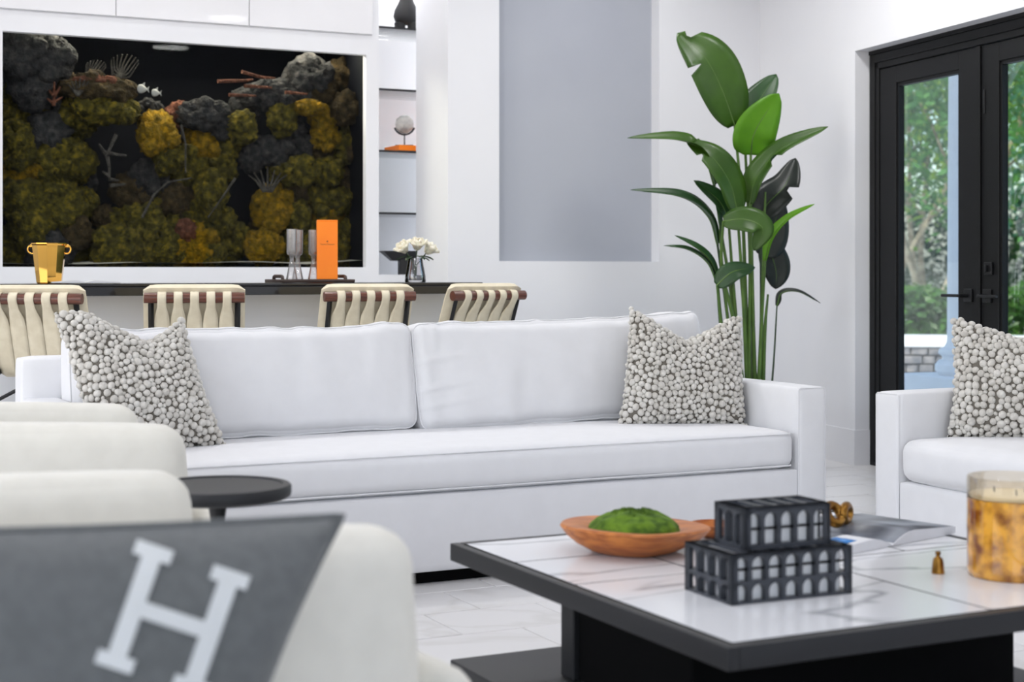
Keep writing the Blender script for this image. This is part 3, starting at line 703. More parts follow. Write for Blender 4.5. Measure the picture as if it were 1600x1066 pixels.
# lattice boxes
def arch_cells(wd, cells, th, frame_h):
    """panel in the xz plane, front at y=0, back at y=th, with arched openings.  cells: (x0,x1,z0,z1, opening x0,x1,z0,z1, arch)"""
    m = MB()
    for (x0, x1, z0, z1, a0, a1, b0, b1, arch) in cells:
        cx, cz = (a0+a1)/2, (b0+b1)/2; hw = (a1-a0)/2; spr = b1-hw if arch else b1
        angs = sorted(set([2*PI*k/28 for k in range(28)]+[math.atan2(z-cz, x-cx) % (2*PI) for x in (x0, x1) for z in (z0, z1)]+[math.atan2(b0-cz, x-cx) % (2*PI) for x in (a0, a1)]+([] if arch else [math.atan2(b1-cz, x-cx) % (2*PI) for x in (a0, a1)])))
        P, Q = [], []
        for a in angs:
            dx, dz = math.cos(a), math.sin(a)
            t = 1e9
            if dx > 1e-9: t = min(t, (x1-cx)/dx)
            if dx < -1e-9: t = min(t, (x0-cx)/dx)
            if dz > 1e-9: t = min(t, (z1-cz)/dz)
            if dz < -1e-9: t = min(t, (z0-cz)/dz)
            Q.append((cx+dx*t, cz+dz*t))
            s = 1e9
            if dx > 1e-9: s = min(s, hw/dx)
            if dx < -1e-9: s = min(s, -hw/dx)
            if dz < -1e-9: s = min(s, (b0-cz)/dz)
            if not arch and dz > 1e-9: s = min(s, (b1-cz)/dz)
            px, pz = cx+dx*s, cz+dz*s
            if arch and pz > spr:
                # intersect with the half circle around (cx, spr)
                oz = cz-spr; B = dz*oz; Cc = oz*oz-hw*hw
                s = -B+math.sqrt(max(0, B*B-Cc)); px, pz = cx+dx*s, cz+dz*s
            P.append((px, pz))
        n = len(angs); vs_ = [(x, 0, z) for x, z in P]+[(x, 0, z) for x, z in Q]+[(x, th, z) for x, z in P]+[(x, th, z) for x, z in Q]
        fs = []
        for i in range(n):
            j = (i+1) % n
            fs += [(i, j, n+j, n+i), (2*n+j, 2*n+i, 3*n+i, 3*n+j), (i, 2*n+i, 2*n+j, j)]
            fs += [(n+i, n+j, 3*n+j, 3*n+i)]
        m.add(vs_, fs)
    return m
def cells_for(wd, hh, cols, rows, mx=0.005, ox=0.0042):
    out = []; cw = (wd-2*mx)/cols
    for (z0, z1, b0, b1, arch) in rows:
        for i in range(cols):
            x0 = mx+i*cw; x1 = x0+cw
            out.append((0 if i == 0 else x0, wd if i == cols-1 else x1, z0, z1, x0+ox, x1-ox, b0, b1, arch))
    return out
def lattice_box(label, loc, rz, wd, dp, hh, nl, ns, rows, topslots):
    t = thing('lattice_box', label, 'box', loc, rz, 'lattice boxes stacked on the coffee table')
    th = 0.017
    f1 = arch_cells(wd, cells_for(wd, hh, nl, rows), th, hh)
    f1.build('side_panel', 'lattice', t)
    b1 = arch_cells(wd, cells_for(wd, hh, nl, rows), th, hh).xf(tr(wd, dp, 0) @ rot(PI, 'Z')); b1.build('side_panel', 'lattice', t)
    l1_ = arch_cells(dp, cells_for(dp, hh, ns, rows, 0.004), th, hh).xf(tr(0, dp, 0) @ rot(-PI/2, 'Z')); l1_.build('end_panel', 'lattice', t)
    r1 = arch_cells(dp, cells_for(dp, hh, ns, rows, 0.004), th, hh).xf(tr(wd, 0, 0) @ rot(PI/2, 'Z')); r1.build('end_panel', 'lattice', t)
    core = MB().box((th+0.003, th+0.003, 0.002), (wd-th-0.003, dp-th-0.003, hh-0.010)).build('inner_box', 'bone', t)
    lid = arch_cells(wd, [(a, b, c, d, e, f, g_, h_, False) for (a, b, c, d, e, f, g_, h_, _) in topslots], 0.007, dp)
    lid.xf(tr(0, 0, hh) @ rot(-PI/2, 'X')); lid.build('lid', 'lattice', t)
    r0 = rows[-1]; zc = r0[2]+(r0[3]-r0[2])*0.50
    for lo, hi in (((0.004, 0.004, zc-0.0025), (wd-0.004, 0.0075, zc+0.0025)),):
        MB().box(lo, hi).build('rail', 'darkplinth', t)
    return t
def slots(wd, dp, n, edge=0.010, gap=0.007):
    out = []; cw = (wd-2*edge)/n
    for i in range(n):
        x0, x1 = edge+i*cw, edge+(i+1)*cw
        out.append((0 if i == 0 else x0, wd if i == n-1 else x1, 0, dp, x0+gap/2, x1-gap/2, edge+0.004, dp-edge-0.004, False))
    return out
H1 = 0.106; rows1 = [(0, 0.046, 0.006, 0.041, True), (0.046, H1, 0.048, 0.098, True)]
lattice_box('larger dark lattice box with two rows of arches, under the smaller one', (1.868, 2.718, TZ+0.001), math.radians(-2.0), 0.308, 0.190, H1, 7, 4, rows1, slots(0.308, 0.190, 7))
H2 = 0.090; rows2 = [(0, H2, 0.010, 0.078, True)]
lattice_box('smaller dark lattice box with one row of arches, on top of the larger', (1.922, 2.748, TZ+0.001+H1), math.radians(-2.5), 0.220, 0.122, H2, 5, 3, rows2, slots(0.220, 0.122, 5, 0.012, 0.012))

# amber glass candle
cd = thing('candle', 'large cream candle in mottled amber glass on the coffee table', 'candle', (2.635, 2.705, TZ+0.001))
MB().lathe([(0, 0), (0.094, 0), (0.099, 0.006), (0.100, 0.02), (0.100, 0.180), (0.0, 0.180)], seg=56).build('jar', 'amber', cd, smooth=True)
MB().lathe([(0.100, 0.180), (0.100, 0.226), (0.098, 0.229), (0.0955, 0.226), (0.0955, 0.181)], seg=56).build('jar_rim', glass_mat('amber_rim_glass', (0.97, 0.93, 0.86), rim=0.5), cd, smooth=True)
MB().lathe([(0.0995, 0.1802), (0.095, 0.1802), (0.095, 0.188), (0, 0.190)], seg=48).build('wax', 'wax', cd, smooth=True)
for k in range(3):
    a = 2.1*k; MB().tube([(0.04*math.cos(a), 0.04*math.sin(a), 0.188), (0.042*math.cos(a), 0.04*math.sin(a), 0.202)], 0.0015, 6).build('wick', 'black_clay', cd)
# brass snuffer bell
sn = thing('candle_snuffer', 'tiny brass bell standing beside the amber candle', 'snuffer', (2.500, 2.800, TZ+0.001))
MB().lathe([(0, 0), (0.0145, 0), (0.0148, 0.002), (0.0125, 0.026), (0.0105, 0.035), (0.006, 0.038), (0.0045, 0.042), (0.0068, 0.047), (0.005, 0.051), (0, 0.0515)], seg=28).build('bell', 'brass', sn, smooth=True)
# small tan dish behind the boxes
sd = MB().lathe([(0, 0.0), (0.04, 0.0), (0.062, 0.018), (0.066, 0.034), (0.062, 0.034), (0.055, 0.018), (0.03, 0.006), (0, 0.005)], seg=36).build('wooden_dish', 'bowlwood', smooth=True)
sd.location = (2.325, 3.460, TZ+0.001); tag(sd, 'small tan wooden dish half hidden behind the lattice boxes', 'dish')

# open magazine
mg = thing('magazine', 'open glossy magazine lying on the coffee table', 'magazine', (2.644, 3.129, TZ+0.001), math.radians(15))
def page_block(sgn, w_, l_, h_, name, m_, z0=0.0, curl=1.0):
    m = MB(); n = 16; pr = []
    for k in range(n+1):
        t = k/n; z = z0+h_*(math.sin(min(1, t*2.6)*PI/2)*(1-0.62*t)+0.12*t)*curl+0.002
        pr.append((sgn*t*w_, z))
    vs_ = []
    for y in (0, l_):
        vs_ += [(x, y, z) for x, z in pr]+[(x, y, max(0.0005, min(z-0.001, 0.0005+z0))) for x, z in pr]
    k2 = 2*(n+1); fs = []
    for i in range(n):
        fs += [(i, i+1, k2+i+1, k2+i), (n+1+i, n+2+i, k2+n+2+i, k2+n+1+i), (i, i+1, n+2+i, n+1+i), (k2+i, k2+i+1, k2+n+2+i, k2+n+1+i)]
    fs += [(n, 2*n+1, k2+2*n+1, k2+n), (0, n+1, k2+n+1, k2)]
    m.add(vs_, fs); return m.build(name, m_, mg, smooth=True, angle=30)
page_block(1, 0.285, 0.30, 0.034, 'right_pages', 'paper'); page_block(-1, 0.27, 0.30, 0.030, 'left_pages', 'paper')
def sheet(sgn, w_, x0, x1, y0, y1, h_, name, m_):
    m = MB(); n = 12; vs_ = []
    for y in (y0, y1):
        for k in range(n+1):
            t = (x0+(x1-x0)*k/n); z = h_*(math.sin(min(1, t*2.6)*PI/2)*(1-0.62*t)+0.12*t)+0.0028
            vs_.append((sgn*t*w_, y, z))
    m.add(vs_, [(k, k+1, n+2+k, n+1+k) for k in range(n)]); o = m.build(name, m_, mg, smooth=True)
    s = o.modifiers.new('thickness', 'SOLIDIFY'); s.thickness = 0.0004; return o
sheet(1, 0.285, 0.03, 0.99, 0.003, 0.297, 0.034, 'printed_photo', 'print_grey')
sheet(-1, 0.27, 0.10, 0.97, 0.09, 0.297, 0.030, 'printed_photo', 'print_grey')
sheet(-1, 0.27, 0.45, 0.97, 0.02, 0.085, 0.030, 'blue_print', 'print_blue')
# brass knot on the magazine
bk = thing('brass_ornament', 'rounded brass link ornament resting on the open magazine', 'ornament', (2.615, 3.330, TZ+0.032), 0.2)
MB().tube([(0.026*math.cos(2*PI*k/20), 0.012*math.sin(2*PI*k/20), 0.024+0.022*math.sin(2*PI*k/20)) for k in range(20)], 0.013, 14, closed=True).build('link', 'brass', bk, smooth=True)
MB().tube([(0.050+0.024*math.cos(2*PI*k/20), 0.010*math.cos(2*PI*k/20), 0.022+0.020*math.sin(2*PI*k/20)) for k in range(20)], 0.012, 14, closed=True).build('link', 'brass', bk, smooth=True)

# ------------------------------------------------------------------ bar counter
BY0, BY1 = 7.24, 7.86; BZ = 1.047
BXR = aty(745, 0, BY0+0.1).x
bar = thing('bar_counter', 'long bar with glossy black top and pale grey front', 'bar', (0, 0, 0))
MB().bbox((-1.2, BY0, BZ-0.058), (BXR, BY1, BZ-0.016), 0.004, 2).bbox((-1.2, BY0+0.008, BZ-0.016), (BXR-0.008, BY1, BZ), 0.004, 2).build('counter_top', 'black_gloss', bar)
MB().box((-1.15, BY0+0.26, 0.0), (BXR-0.05, BY1-0.03, BZ-0.058)).build('bar_front', 'wall', bar)
MB().box((-1.16, BY0+0.252, 0.0), (BXR-0.045, BY0+0.26, 0.12)).build('toe_kick', 'lacquer', bar)

# ------------------------------------------------------------------ bar stools
def make_stool():
    t = thing('bar_stool', '', 'bar stool', (0, 0, 0))
    W = 0.44; hw = W/2
    rz_, ry_ = 0.985, -0.285           # rail centre
    sz_, sy_ = 0.70, -0.165            # where the back meets the seat
    def bk_pt(f): return (ry_+(sy_-ry_)*f, rz_+(sz_-rz_)*f)
    # rail
    MB().tube([(-hw, ry_, rz_), (hw, ry_, rz_)], 0.0235, 20).build('rail', 'mahogany', t, smooth=True)
    # back posts and legs
    for s in (-1, 1):
        m = MB(); x = s*(hw-0.030)
        m.tube([(x, ry_+0.004, rz_), (x, -0.155, 0.66)], 0.0125, 4); m.build('back_post', 'black_metal', t)
        m = MB().tube([(x, -0.155, 0.67), (x, -0.20, 0.0)], 0.0125, 8); m.build('leg', 'black_metal', t, smooth=True)
        m = MB().tube([(x, 0.20, 0.70), (x, 0.225, 0.0)], 0.0125, 8); m.build('leg', 'black_metal', t, smooth=True)
        MB().tube([(x, -0.155, 0.66), (x, 0.20, 0.70)], 0.0125, 8).build('side_rail', 'black_metal', t, smooth=True)
        MB().tube([(x, -0.187, 0.22), (x, 0.217, 0.22)], 0.010, 8).build('stretcher', 'black_metal', t, smooth=True)
        MB().tube([(x, -0.165, 0.54), (x*0.2, -0.16, 0.62)], 0.008, 8).build('brace', 'black_metal', t, smooth=True)
    MB().tube([(-hw+0.03, -0.180, 0.40), (hw-0.03, -0.180, 0.40)], 0.010, 8).build('stretcher', 'black_metal', t, smooth=True)
    MB().tube([(-hw+0.03, 0.213, 0.30), (hw-0.03, 0.213, 0.30)], 0.010, 8).build('foot_rest', 'black_metal', t, smooth=True)
    # sling cushion: profile in yz swept across x, thick and rounded
    prof = [(ry_+0.030, rz_+0.052)]
    for k in range(1, 9): y, z = bk_pt(k/8); prof.append((y+0.040, z+0.030))
    prof += [(-0.075, 0.690), (-0.01, 0.672), (0.10, 0.690), (0.22, 0.730)]
    m = MB(); n = len(prof); cols = 15; th = 0.026
    gridf, gridb = [], []
    for i, (y, z) in enumerate(prof):
        a = prof[max(0, i-1)]; b = prof[min(n-1, i+1)]; d = Vector((b[0]-a[0], b[1]-a[1])).normalized(); nn = Vector((-d.y, d.x))
        if nn.x < 0 and i < 7: nn = -nn
        if i >= 7 and nn.y < 0: nn = -nn
        for c in range(cols+1):
            x = -hw-0.004+(W+0.008)*c/cols; e = abs(2*c/cols-1); tt = th*(1-e**6)**0.5*(0.6+0.4*min(1, i/1.0))+0.004
            rd = 0.018*max(0, (e-0.8)/0.2)**2 if i == 0 else 0
            gridf.append((x, y+nn.x*tt, z+nn.y*tt-rd)); gridb.append((x, y-nn.x*tt, z-nn.y*tt-rd))
    N1 = cols+1; q = n*N1
    fs = [(i*N1+c, i*N1+c+1, (i+1)*N1+c+1, (i+1)*N1+c) for i in range(n-1) for c in range(cols)]
    fs += [tuple(x+q for x in reversed(f)) for f in fs[:]]
    for c in range(cols): fs += [(c, c+1, q+c+1, q+c), ((n-1)*N1+c, (n-1)*N1+c+1, q+(n-1)*N1+c+1, q+(n-1)*N1+c)]
    for i in range(n-1): fs += [(i*N1, (i+1)*N1, q+(i+1)*N1, q+i*N1), (i*N1+cols, (i+1)*N1+cols, q+(i+1)*N1+cols, q+i*N1+cols)]
    m.add(gridf+gridb, fs); m.build('cushion', 'leather', t, smooth=True, angle=50)
    # five straps: over the rail, then flaring into the panels of the back and under the seat
    inner = W-0.084; pw = inner/5
    for k in range(5):
        xc = -inner/2+pw*(k+0.5); r = 0.0262
        path = []
        for j in range(9):
            a = math.radians(100)-j*math.radians(280)/8*0 if False else math.radians(60+j*20)
            path.append((ry_+r*math.cos(a)*1.0, rz_+r*math.sin(a), 0.019))
        for f, hw_ in ((0.13, 0.0205), (0.20, 0.026), (0.28, 0.0315), (0.40, pw/2-0.001), (0.6, pw/2-0.001), (0.8, pw/2-0.001), (1.0, pw/2-0.001)):
            y, z = bk_pt(f); path.append((y-0.020+0.028*min(1, (f-0.1)*5), z-0.008, hw_))
        path += [(-0.118, 0.655, pw/2-0.001), (-0.06, 0.640, pw/2-0.001), (0.02, 0.638, pw/2-0.001), (0.12, 0.66, pw/2-0.001)]
        vs_ = []
        for (y, z, h_) in path: vs_ += [(xc-h_, y, z), (xc-h_*0.5, y-0.0012, z), (xc+h_*0.5, y-0.0012, z), (xc+h_, y, z)]
        fs = [(4*i+c, 4*i+c+1, 4*i+c+5, 4*i+c+4) for i in range(len(path)-1) for c in range(3)]
        o = MB().add(vs_, fs).build('strap', 'leather', t, smooth=True, angle=60)
        s = o.modifiers.new('thickness', 'SOLIDIFY'); s.thickness = 0.004; s.offset = 0
    return t
stool0 = make_stool()
def stool_at(u, facing_deg, label, Y=6.86, first=False):
    p = aty(u, 0, Y); a = math.radians(facing_deg)        # facing measured clockwise from +Y
    o = stool0 if first else copy_tree(stool0)
    f = Vector((math.sin(a), math.cos(a), 0))
    o.location = (p.x+f.x*0.285, p.y+f.y*0.285, 0); o.rotation_euler = (0, 0, -a)
    o['label'] = label; o['group'] = 'strapped leather bar stools'; return o
stool_at(48, 27, 'cream strapped leather bar stool at the left edge by the gold bucket', first=True)
stool_at(304, 15, 'cream strapped leather bar stool between the gold bucket and the drinks tray')
stool_at(578, 6, 'cream strapped leather bar stool in front of the orange box')
stool_at(764, -12, 'cream strapped leather bar stool at the right end of the bar')

# ------------------------------------------------------------------ things on the bar
p = aty(77, 0, 7.46)
ib = thing('ice_bucket', 'polished gold champagne bucket with ring handles on the bar', 'bucket', (p.x, p.y, BZ))
MB().lathe([(0, 0.002), (0.054, 0.0), (0.058, 0.004), (0.078, 0.176), (0.083, 0.182), (0.083, 0.187), (0.078, 0.188), (0.075, 0.180), (0.055, 0.010), (0, 0.010)], seg=10).build('bucket_body', 'gold', ib, smooth=True, angle=20)
for s in (-1, 1):
    q = Vector((RT.x, RT.y, 0))*s
    h = MB().tube([Vector((0, 0, 0.158))+q*(0.080+0.020*math.cos(a))+Vector((0, 0, 0.020*math.sin(a))) for a in [2*PI*k/18 for k in range(18)]], 0.0042, 10, closed=True)
    h.build('ring_handle', 'gold', ib, smooth=True)
    MB().tube([Vector((0, 0, 0.172))+q*0.072, Vector((0, 0, 0.172))+q*0.092], 0.007, 10).build('handle_lug', 'gold', ib, smooth=True)
p = aty(132, 0, 7.40)
bk2 = thing('book', 'open book with white pages lying on the bar beside the gold bucket', 'book', (p.x, p.y, BZ), math.radians(-8))
for s in (-1, 1):
    m = MB(); n = 10; pr = [(s*0.15*k/n, 0.004+0.013*math.sin(min(1, k/n*3)*PI/2)*(1-0.75*k/n)) for k in range(n+1)]
    vs_ = []
    for y in (-0.10, 0.10): vs_ += [(x, y, z) for x, z in pr]+[(x, y, 0.001) for x, z in pr]
    k2 = 2*(n+1); fs = []
    for i in range(n): fs += [(i, i+1, k2+i+1, k2+i), (i, i+1, n+2+i, n+1+i), (k2+i, k2+i+1, k2+n+2+i, k2+n+1+i), (n+1+i, n+2+i, k2+n+2+i, k2+n+1+i)]
    fs += [(n, 2*n+1, k2+2*n+1, k2+n)]
    m.add(vs_, fs).build('pages', 'paper', bk2, smooth=True, angle=30)
MB().box((-0.155, -0.104, 0), (0.155, 0.104, 0.0022)).build('cover', 'black_clay', bk2)
# tray
p = aty(484, 0, 7.50)
TRX, TRY = p.x, p.y
ty_ = thing('serving_tray', 'dark brown tray with rounded handles on the bar', 'tray', (TRX, TRY, BZ))
MB().bbox((-0.195, -0.13, 0), (0.195, 0.13, 0.016), 0.004, 2).build('tray_base', 'darkbrown', ty_, smooth=True)
for s in (-1, 1):
    x = s*0.165
    MB().tube([(x, -0.07, 0.016), (x, -0.065, 0.028), (x, -0.055, 0.031), (x, 0.055, 0.031), (x, 0.065, 0.028), (x, 0.07, 0.016)], 0.009, 12).build('handle', 'darkbrown', ty_, smooth=True)
TZ2 = BZ+0.016
def flute(u, dy, label):
    q = aty(u, 0, TRY+dy)
    t = thing('champagne_flute', label, 'glass', (q.x, q.y, TZ2), 0, 'champagne flutes on the tray')
    MB().lathe([(0, 0), (0.028, 0), (0.029, 0.003), (0.022, 0.035), (0.0125, 0.085), (0.0095, 0.105), (0.013, 0.115), (0.010, 0.12), (0, 0.12)], seg=28).build('foot', 'ribbed', t, smooth=True)
    MB().lathe([(0, 0.121), (0.013, 0.1205), (0.022, 0.124), (0.0255, 0.135), (0.0265, 0.25), (0.0245, 0.25), (0.0235, 0.14), (0.012, 0.127), (0, 0.126)], seg=28).build('bowl', 'ribbed', t, smooth=True)
flute(456, -0.05, 'tall clear champagne flute on the tray, leftmost')
flute(465, 0.06, 'tall clear champagne flute on the tray, just behind the leftmost')
flute(490, 0.03, 'tall clear champagne flute on the tray beside the orange box')
q = aty(511, 0, TRY-0.02)
ob = thing('champagne_box', 'tall orange champagne gift box standing on the tray', 'box', (q.x, q.y, TZ2), -math.radians(18))
MB().bbox((-0.052, -0.052, 0), (0.052, 0.052, 0.292), 0.002, 1).build('carton', 'orange', ob)
MB().bbox((-0.0525, -0.0525, 0.292), (0.0525, 0.0525, 0.298), 0.002, 1).build('lid', 'orange', ob)
def text_mesh(body, size, parent, mtx, m_, name='lettering'):
    cu_ = bpy.data.curves.new(name, 'FONT'); cu_.body = body; cu_.size = size; cu_.align_x = 'CENTER'; cu_.align_y = 'CENTER'; cu_.extrude = 0.0002
    tmp = bpy.data.objects.new('tmp', cu_); C.objects.link(tmp)
    dg = bpy.context.evaluated_depsgraph_get(); me = bpy.data.meshes.new_from_object(tmp.evaluated_get(dg))
    bpy.data.objects.remove(tmp); bpy.data.curves.remove(cu_)
    me.transform(mtx); me.materials.append(M[m_]); o = bpy.data.objects.new(name, me); C.objects.link(o); o.parent = parent; return o
text_mesh('Veuve Clicquot', 0.0115, ob, tr(0, -0.0523, 0.176) @ rot(PI/2, 'X'), 'ink')
em = MB().lathe([(0, 0), (0.004, 0), (0.004, 0.0004), (0, 0.0004)], seg=12).xf(tr(0, -0.0522, 0.190) @ rot(PI/2, 'X')); em.build('emblem', 'ink', ob)

# flowers
p = aty(649, 0, 7.52); VX, VY = p.x, p.y
va = thing('glass_vase', 'clear glass vase with water holding white magnolias on the bar', 'vase', (VX, VY, BZ))
MB().lathe([(0, 0), (0.052, 0), (0.055, 0.004), (0.054, 0.03), (0.044, 0.08), (0.036, 0.125), (0.034, 0.125), (0.041, 0.08), (0.051, 0.032), (0.050, 0.008), (0, 0.008)], seg=32).build('vase_body', 'drinkglass', va, smooth=True)
MB().lathe([(0, 0.009), (0.0495, 0.009), (0.0505, 0.026), (0.049, 0.036), (0, 0.036)], seg=32).build('water', glass_mat('dark_water', (0.45, 0.46, 0.48), rim=1.0), va, smooth=True)
def magnolia(dx, dy, dz, tiltx, tilty, sc_, label, leaves):
    t = thing('magnolia', label, 'flower', (VX, VY, BZ), 0, 'magnolia stems in the glass vase')
    c0_ = Vector((dx, dy, dz))
    MB().tube([(dx*0.05, dy*0.05, 0.012), (dx*0.12, dy*0.12, 0.09), (dx*0.5, dy*0.5, dz*0.75), c0_], [0.003, 0.003, 0.0028, 0.004], 8).build('flower_stem', 'stem_dark', t, smooth=True)
    mx = tr(*c0_) @ rot(tilty, 'Y') @ rot(tiltx, 'X')
    for ring, (n, op, ln) in enumerate(((6, 0.95, 0.062), (4, 0.40, 0.055))):
        for k in range(n):
            a = 2*PI*k/n+ring*0.5; m = MB(); vs_ = []; NU = 7
            for i in range(NU):
                f = i/(NU-1); w_ = 0.021*math.sin(PI*min(1, 0.12+f*0.80))**0.7*(1 if f < 0.98 else 0.4)
                ang = op*(0.35+0.9*f)-0.55*f*f*op
                rr, zz = ln*f*math.sin(ang+0.15), ln*f*math.cos(ang+0.15)
                for c in (-1, -0.5, 0, 0.5, 1):
                    vs_.append((c*w_, rr-0.010*(c*c)*f*0.9, zz+0.008*c*c*f))
            fs = [(5*i+c, 5*i+c+1, 5*i+c+6, 5*i+c+5) for i in range(NU-1) for c in range(4)]
            m.add(vs_, fs).xf(mx @ rot(a, 'Z') @ Matrix.Scale(sc_, 4))
            o = m.build('petal', 'petal', t, smooth=True, angle=90); s = o.modifiers.new('thickness', 'SOLIDIFY'); s.thickness = 0.0015
    MB().lathe([(0, 0), (0.006, 0.004), (0.006, 0.012), (0, 0.018)], seg=10).xf(mx).build('stamen', 'stamen', t, smooth=True)
    for (lx, ly, lz, ll, ra) in leaves:
        m = MB(); vs_ = []
        for i in range(6):
            f = i/5; w_ = 0.016*math.sin(PI*(0.05+0.9*f))
            vs_ += [(-w_, ll*f, 0.004-0.02*f*f), (0, ll*f, -0.02*f*f), (w_, ll*f, 0.004-0.02*f*f)]
        m.add(vs_, [(3*i+c, 3*i+c+1, 3*i+c+4, 3*i+c+3) for i in range(5) for c in range(2)]).xf(tr(lx, ly, lz) @ rot(ra, 'Z'))
        o = m.build('leaf', 'leaf_deep', t, smooth=True); s = o.modifiers.new('thickness', 'SOLIDIFY'); s.thickness = 0.001
magnolia(-0.055, -0.01, 0.155, 0.2, -0.75, 1.15, 'white magnolia bloom at the left of the vase', [(-0.03, 0, 0.135, 0.07, 1.2), (-0.02, 0, 0.13, 0.06, 2.2)])
magnolia(0.000, -0.02, 0.168, 0.45, -0.1, 1.15, 'tallest white magnolia bloom over the middle of the vase', [(0.0, -0.01, 0.135, 0.06, 3.6)])
magnolia(0.055, -0.01, 0.150, 0.35, 0.65, 1.2, 'wide open white magnolia bloom at the right of the vase', [(0.03, 0, 0.135, 0.085, -1.3), (0.02, 0, 0.13, 0.06, -2.4)])

# ------------------------------------------------------------------ things in the alcove
# black ceramic vase with two rounded legs
p = aty(635, 0, YA+0.24)
bv = thing('black_vase', 'black sculptural ceramic vase on the top glass shelf', 'vase', (p.x, p.y, SHZ[3]))
m = MB(); NZ = 22; S = 28
bm_ = bmesh.new()
vs_ = []; prof = [(0.050, 0.040), (0.066, 0.066), (0.10, 0.078), (0.14, 0.070), (0.18, 0.050), (0.22, 0.034), (0.28, 0.032), (0.34, 0.040), (0.36, 0.042)]
for (z, r) in prof:
    for k in range(S):
        a = 2*PI*k/S; pinch = 1-0.55*max(0, 1-z/0.09)*abs(math.sin(a))**6 
        vs_.append((r*math.cos(a)*1.05, r*math.sin(a)*0.75*pinch, z))
n = len(prof)
m.add(vs_, [(i*S+k, i*S+(k+1) % S, (i+1)*S+(k+1) % S, (i+1)*S+k) for i in range(n-1) for k in range(S)]+[tuple(range(S-1, -1, -1)), tuple((n-1)*S+k for k in range(S))])
m.xf(rot(-PSI*0.6, 'Z')).build('vase_body', 'black_clay', bv, smooth=True, angle=60)
for s in (-1, 1):
    MB().lathe([(0, 0), (0.020, 0), (0.024, 0.004), (0.033, 0.03), (0.036, 0.06), (0, 0.09)], (s*0.040, 0, 0), 20).xf(rot(-PSI*0.6, 'Z')).build('foot', 'black_clay', bv, smooth=True)
# crystal disc on a stand
p = aty(632, 0, YA+0.20)
ob3 = thing('display_box', 'flat orange box lying on a glass shelf', 'box', (p.x+0.02, p.y, SHZ[1]), 0)
MB().bbox((-0.105, -0.12, 0), (0.30, 0.12, 0.038), 0.003, 2).build('carton', 'orange', ob3)
MB().bbox((-0.106, -0.121, 0.0), (0.301, 0.121, 0.006), 0.002, 1).build('carton_base', 'black_clay', ob3)
cr_ = thing('crystal_disc', 'round pale crystal disc on a black stand above the orange box', 'ornament', (p.x, p.y, SHZ[1]+0.038), -PSI)
MB().bbox((-0.055, -0.03, 0), (0.055, 0.03, 0.010), 0.002, 1).build('stand_base', 'black_clay', cr_)
MB().tube([(0, 0, 0.01), (0, 0, 0.075)], 0.0042, 10).build('stand_post', 'black_clay', cr_, smooth=True)
MB().tube([(0.064*math.cos(a), 0, 0.138+0.064*math.sin(a)) for a in [math.radians(200+140*k/16) for k in range(17)]], 0.006, 10).build('cradle', 'black_clay', cr_, smooth=True)
b = bmesh.new(); bmesh.ops.create_icosphere(b, subdivisions=2, radius=0.059)
for v in b.verts: v.co = Vector((v.co.x, v.co.y*0.38, v.co.z+0.138))*1.0+Vector((0, 0, 0))
MB().bm(b).build('crystal', 'crystal', cr_)
# dark angular bowl on a pillar at the alcove floor
p = aty(627, 0, YA+0.22)
db = thing('pedestal_bowl', 'dark angular bowl on a square pillar behind the flowers', 'sculpture', (p.x, p.y, SZ0), -PSI*0.5)
MB().bbox((-0.015, -0.045, 0), (0.075, 0.045, 0.115), 0.003, 1).build('pillar', 'black_clay', db)
m = MB().add([(-0.06, -0.04, 0.085), (0.06, -0.04, 0.085), (0.06, 0.05, 0.085), (-0.06, 0.05, 0.085), (-0.125, -0.09, 0.145), (0.12, -0.09, 0.145), (0.12, 0.10, 0.145), (-0.125, 0.10, 0.145), (-0.10, -0.07, 0.140), (0.10, -0.07, 0.140), (0.10, 0.08, 0.140), (-0.10, 0.08, 0.140), (-0.05, -0.03, 0.10), (0.05, -0.03, 0.10), (0.05, 0.04, 0.10), (-0.05, 0.04, 0.10)],
    [(3, 2, 1, 0), (0, 1, 5, 4), (1, 2, 6, 5), (2, 3, 7, 6), (3, 0, 4, 7), (4, 5, 9, 8), (5, 6, 10, 9), (6, 7, 11, 10), (7, 4, 8, 11), (8, 9, 13, 12), (9, 10, 14, 13), (10, 11, 15, 14), (11, 8, 12, 15), (12, 13, 14, 15)])
m.build('bowl', 'black_clay', db)

# ------------------------------------------------------------------ aquarium
YB = YA+0.75
aq = thing('aquarium', 'large built-in aquarium tank with dark backdrop in the white wall', 'aquarium', (0, 0, 0))
MB().box((AX0-0.05, YA+0.052, AZ0-0.04), (AX1+0.05, YB, AZ0-0.005)).box((AX0-0.06, YA+0.052, AZ0-0.04), (AX0-0.02, YB, AZ1+0.14)).box((AX1+0.012, YA+0.052, AZ0-0.04), (AX1+0.05, YB, AZ1+0.14)).box((AX0-0.06, YB, AZ0-0.04), (AX1+0.05, YB+0.03, AZ1+0.14)).box((AX0-0.06, YA+0.052, AZ1+0.13), (AX1+0.05, YB, AZ1+0.16)).build('tank_shell', 'navy', aq)
MB().box((AX0-0.018, YA+0.052, AZ0-0.004), (AX1+0.010, YA+0.064, AZ1+0.10)).build('front_pane', 'tankpane', aq)
sb = MB(); NS = 40; vs_ = []
for j in range(9):
    for i in range(NS+1):
        x = AX0-0.015+(AX1-AX0+0.02)*i/NS; y = YA+0.066+(YB-YA-0.07)*j/8
        vs_.append((x, y, AZ0+0.022+0.018*noise.noise(Vector((x*2.5, y*3, 0)))+0.02*max(0, (x-AX1+0.35)/0.35)+0.01*j/8))
sb.add(vs_, [(j*(NS+1)+i, j*(NS+1)+i+1, (j+1)*(NS+1)+i+1, (j+1)*(NS+1)+i) for j in range(8) for i in range(NS)])
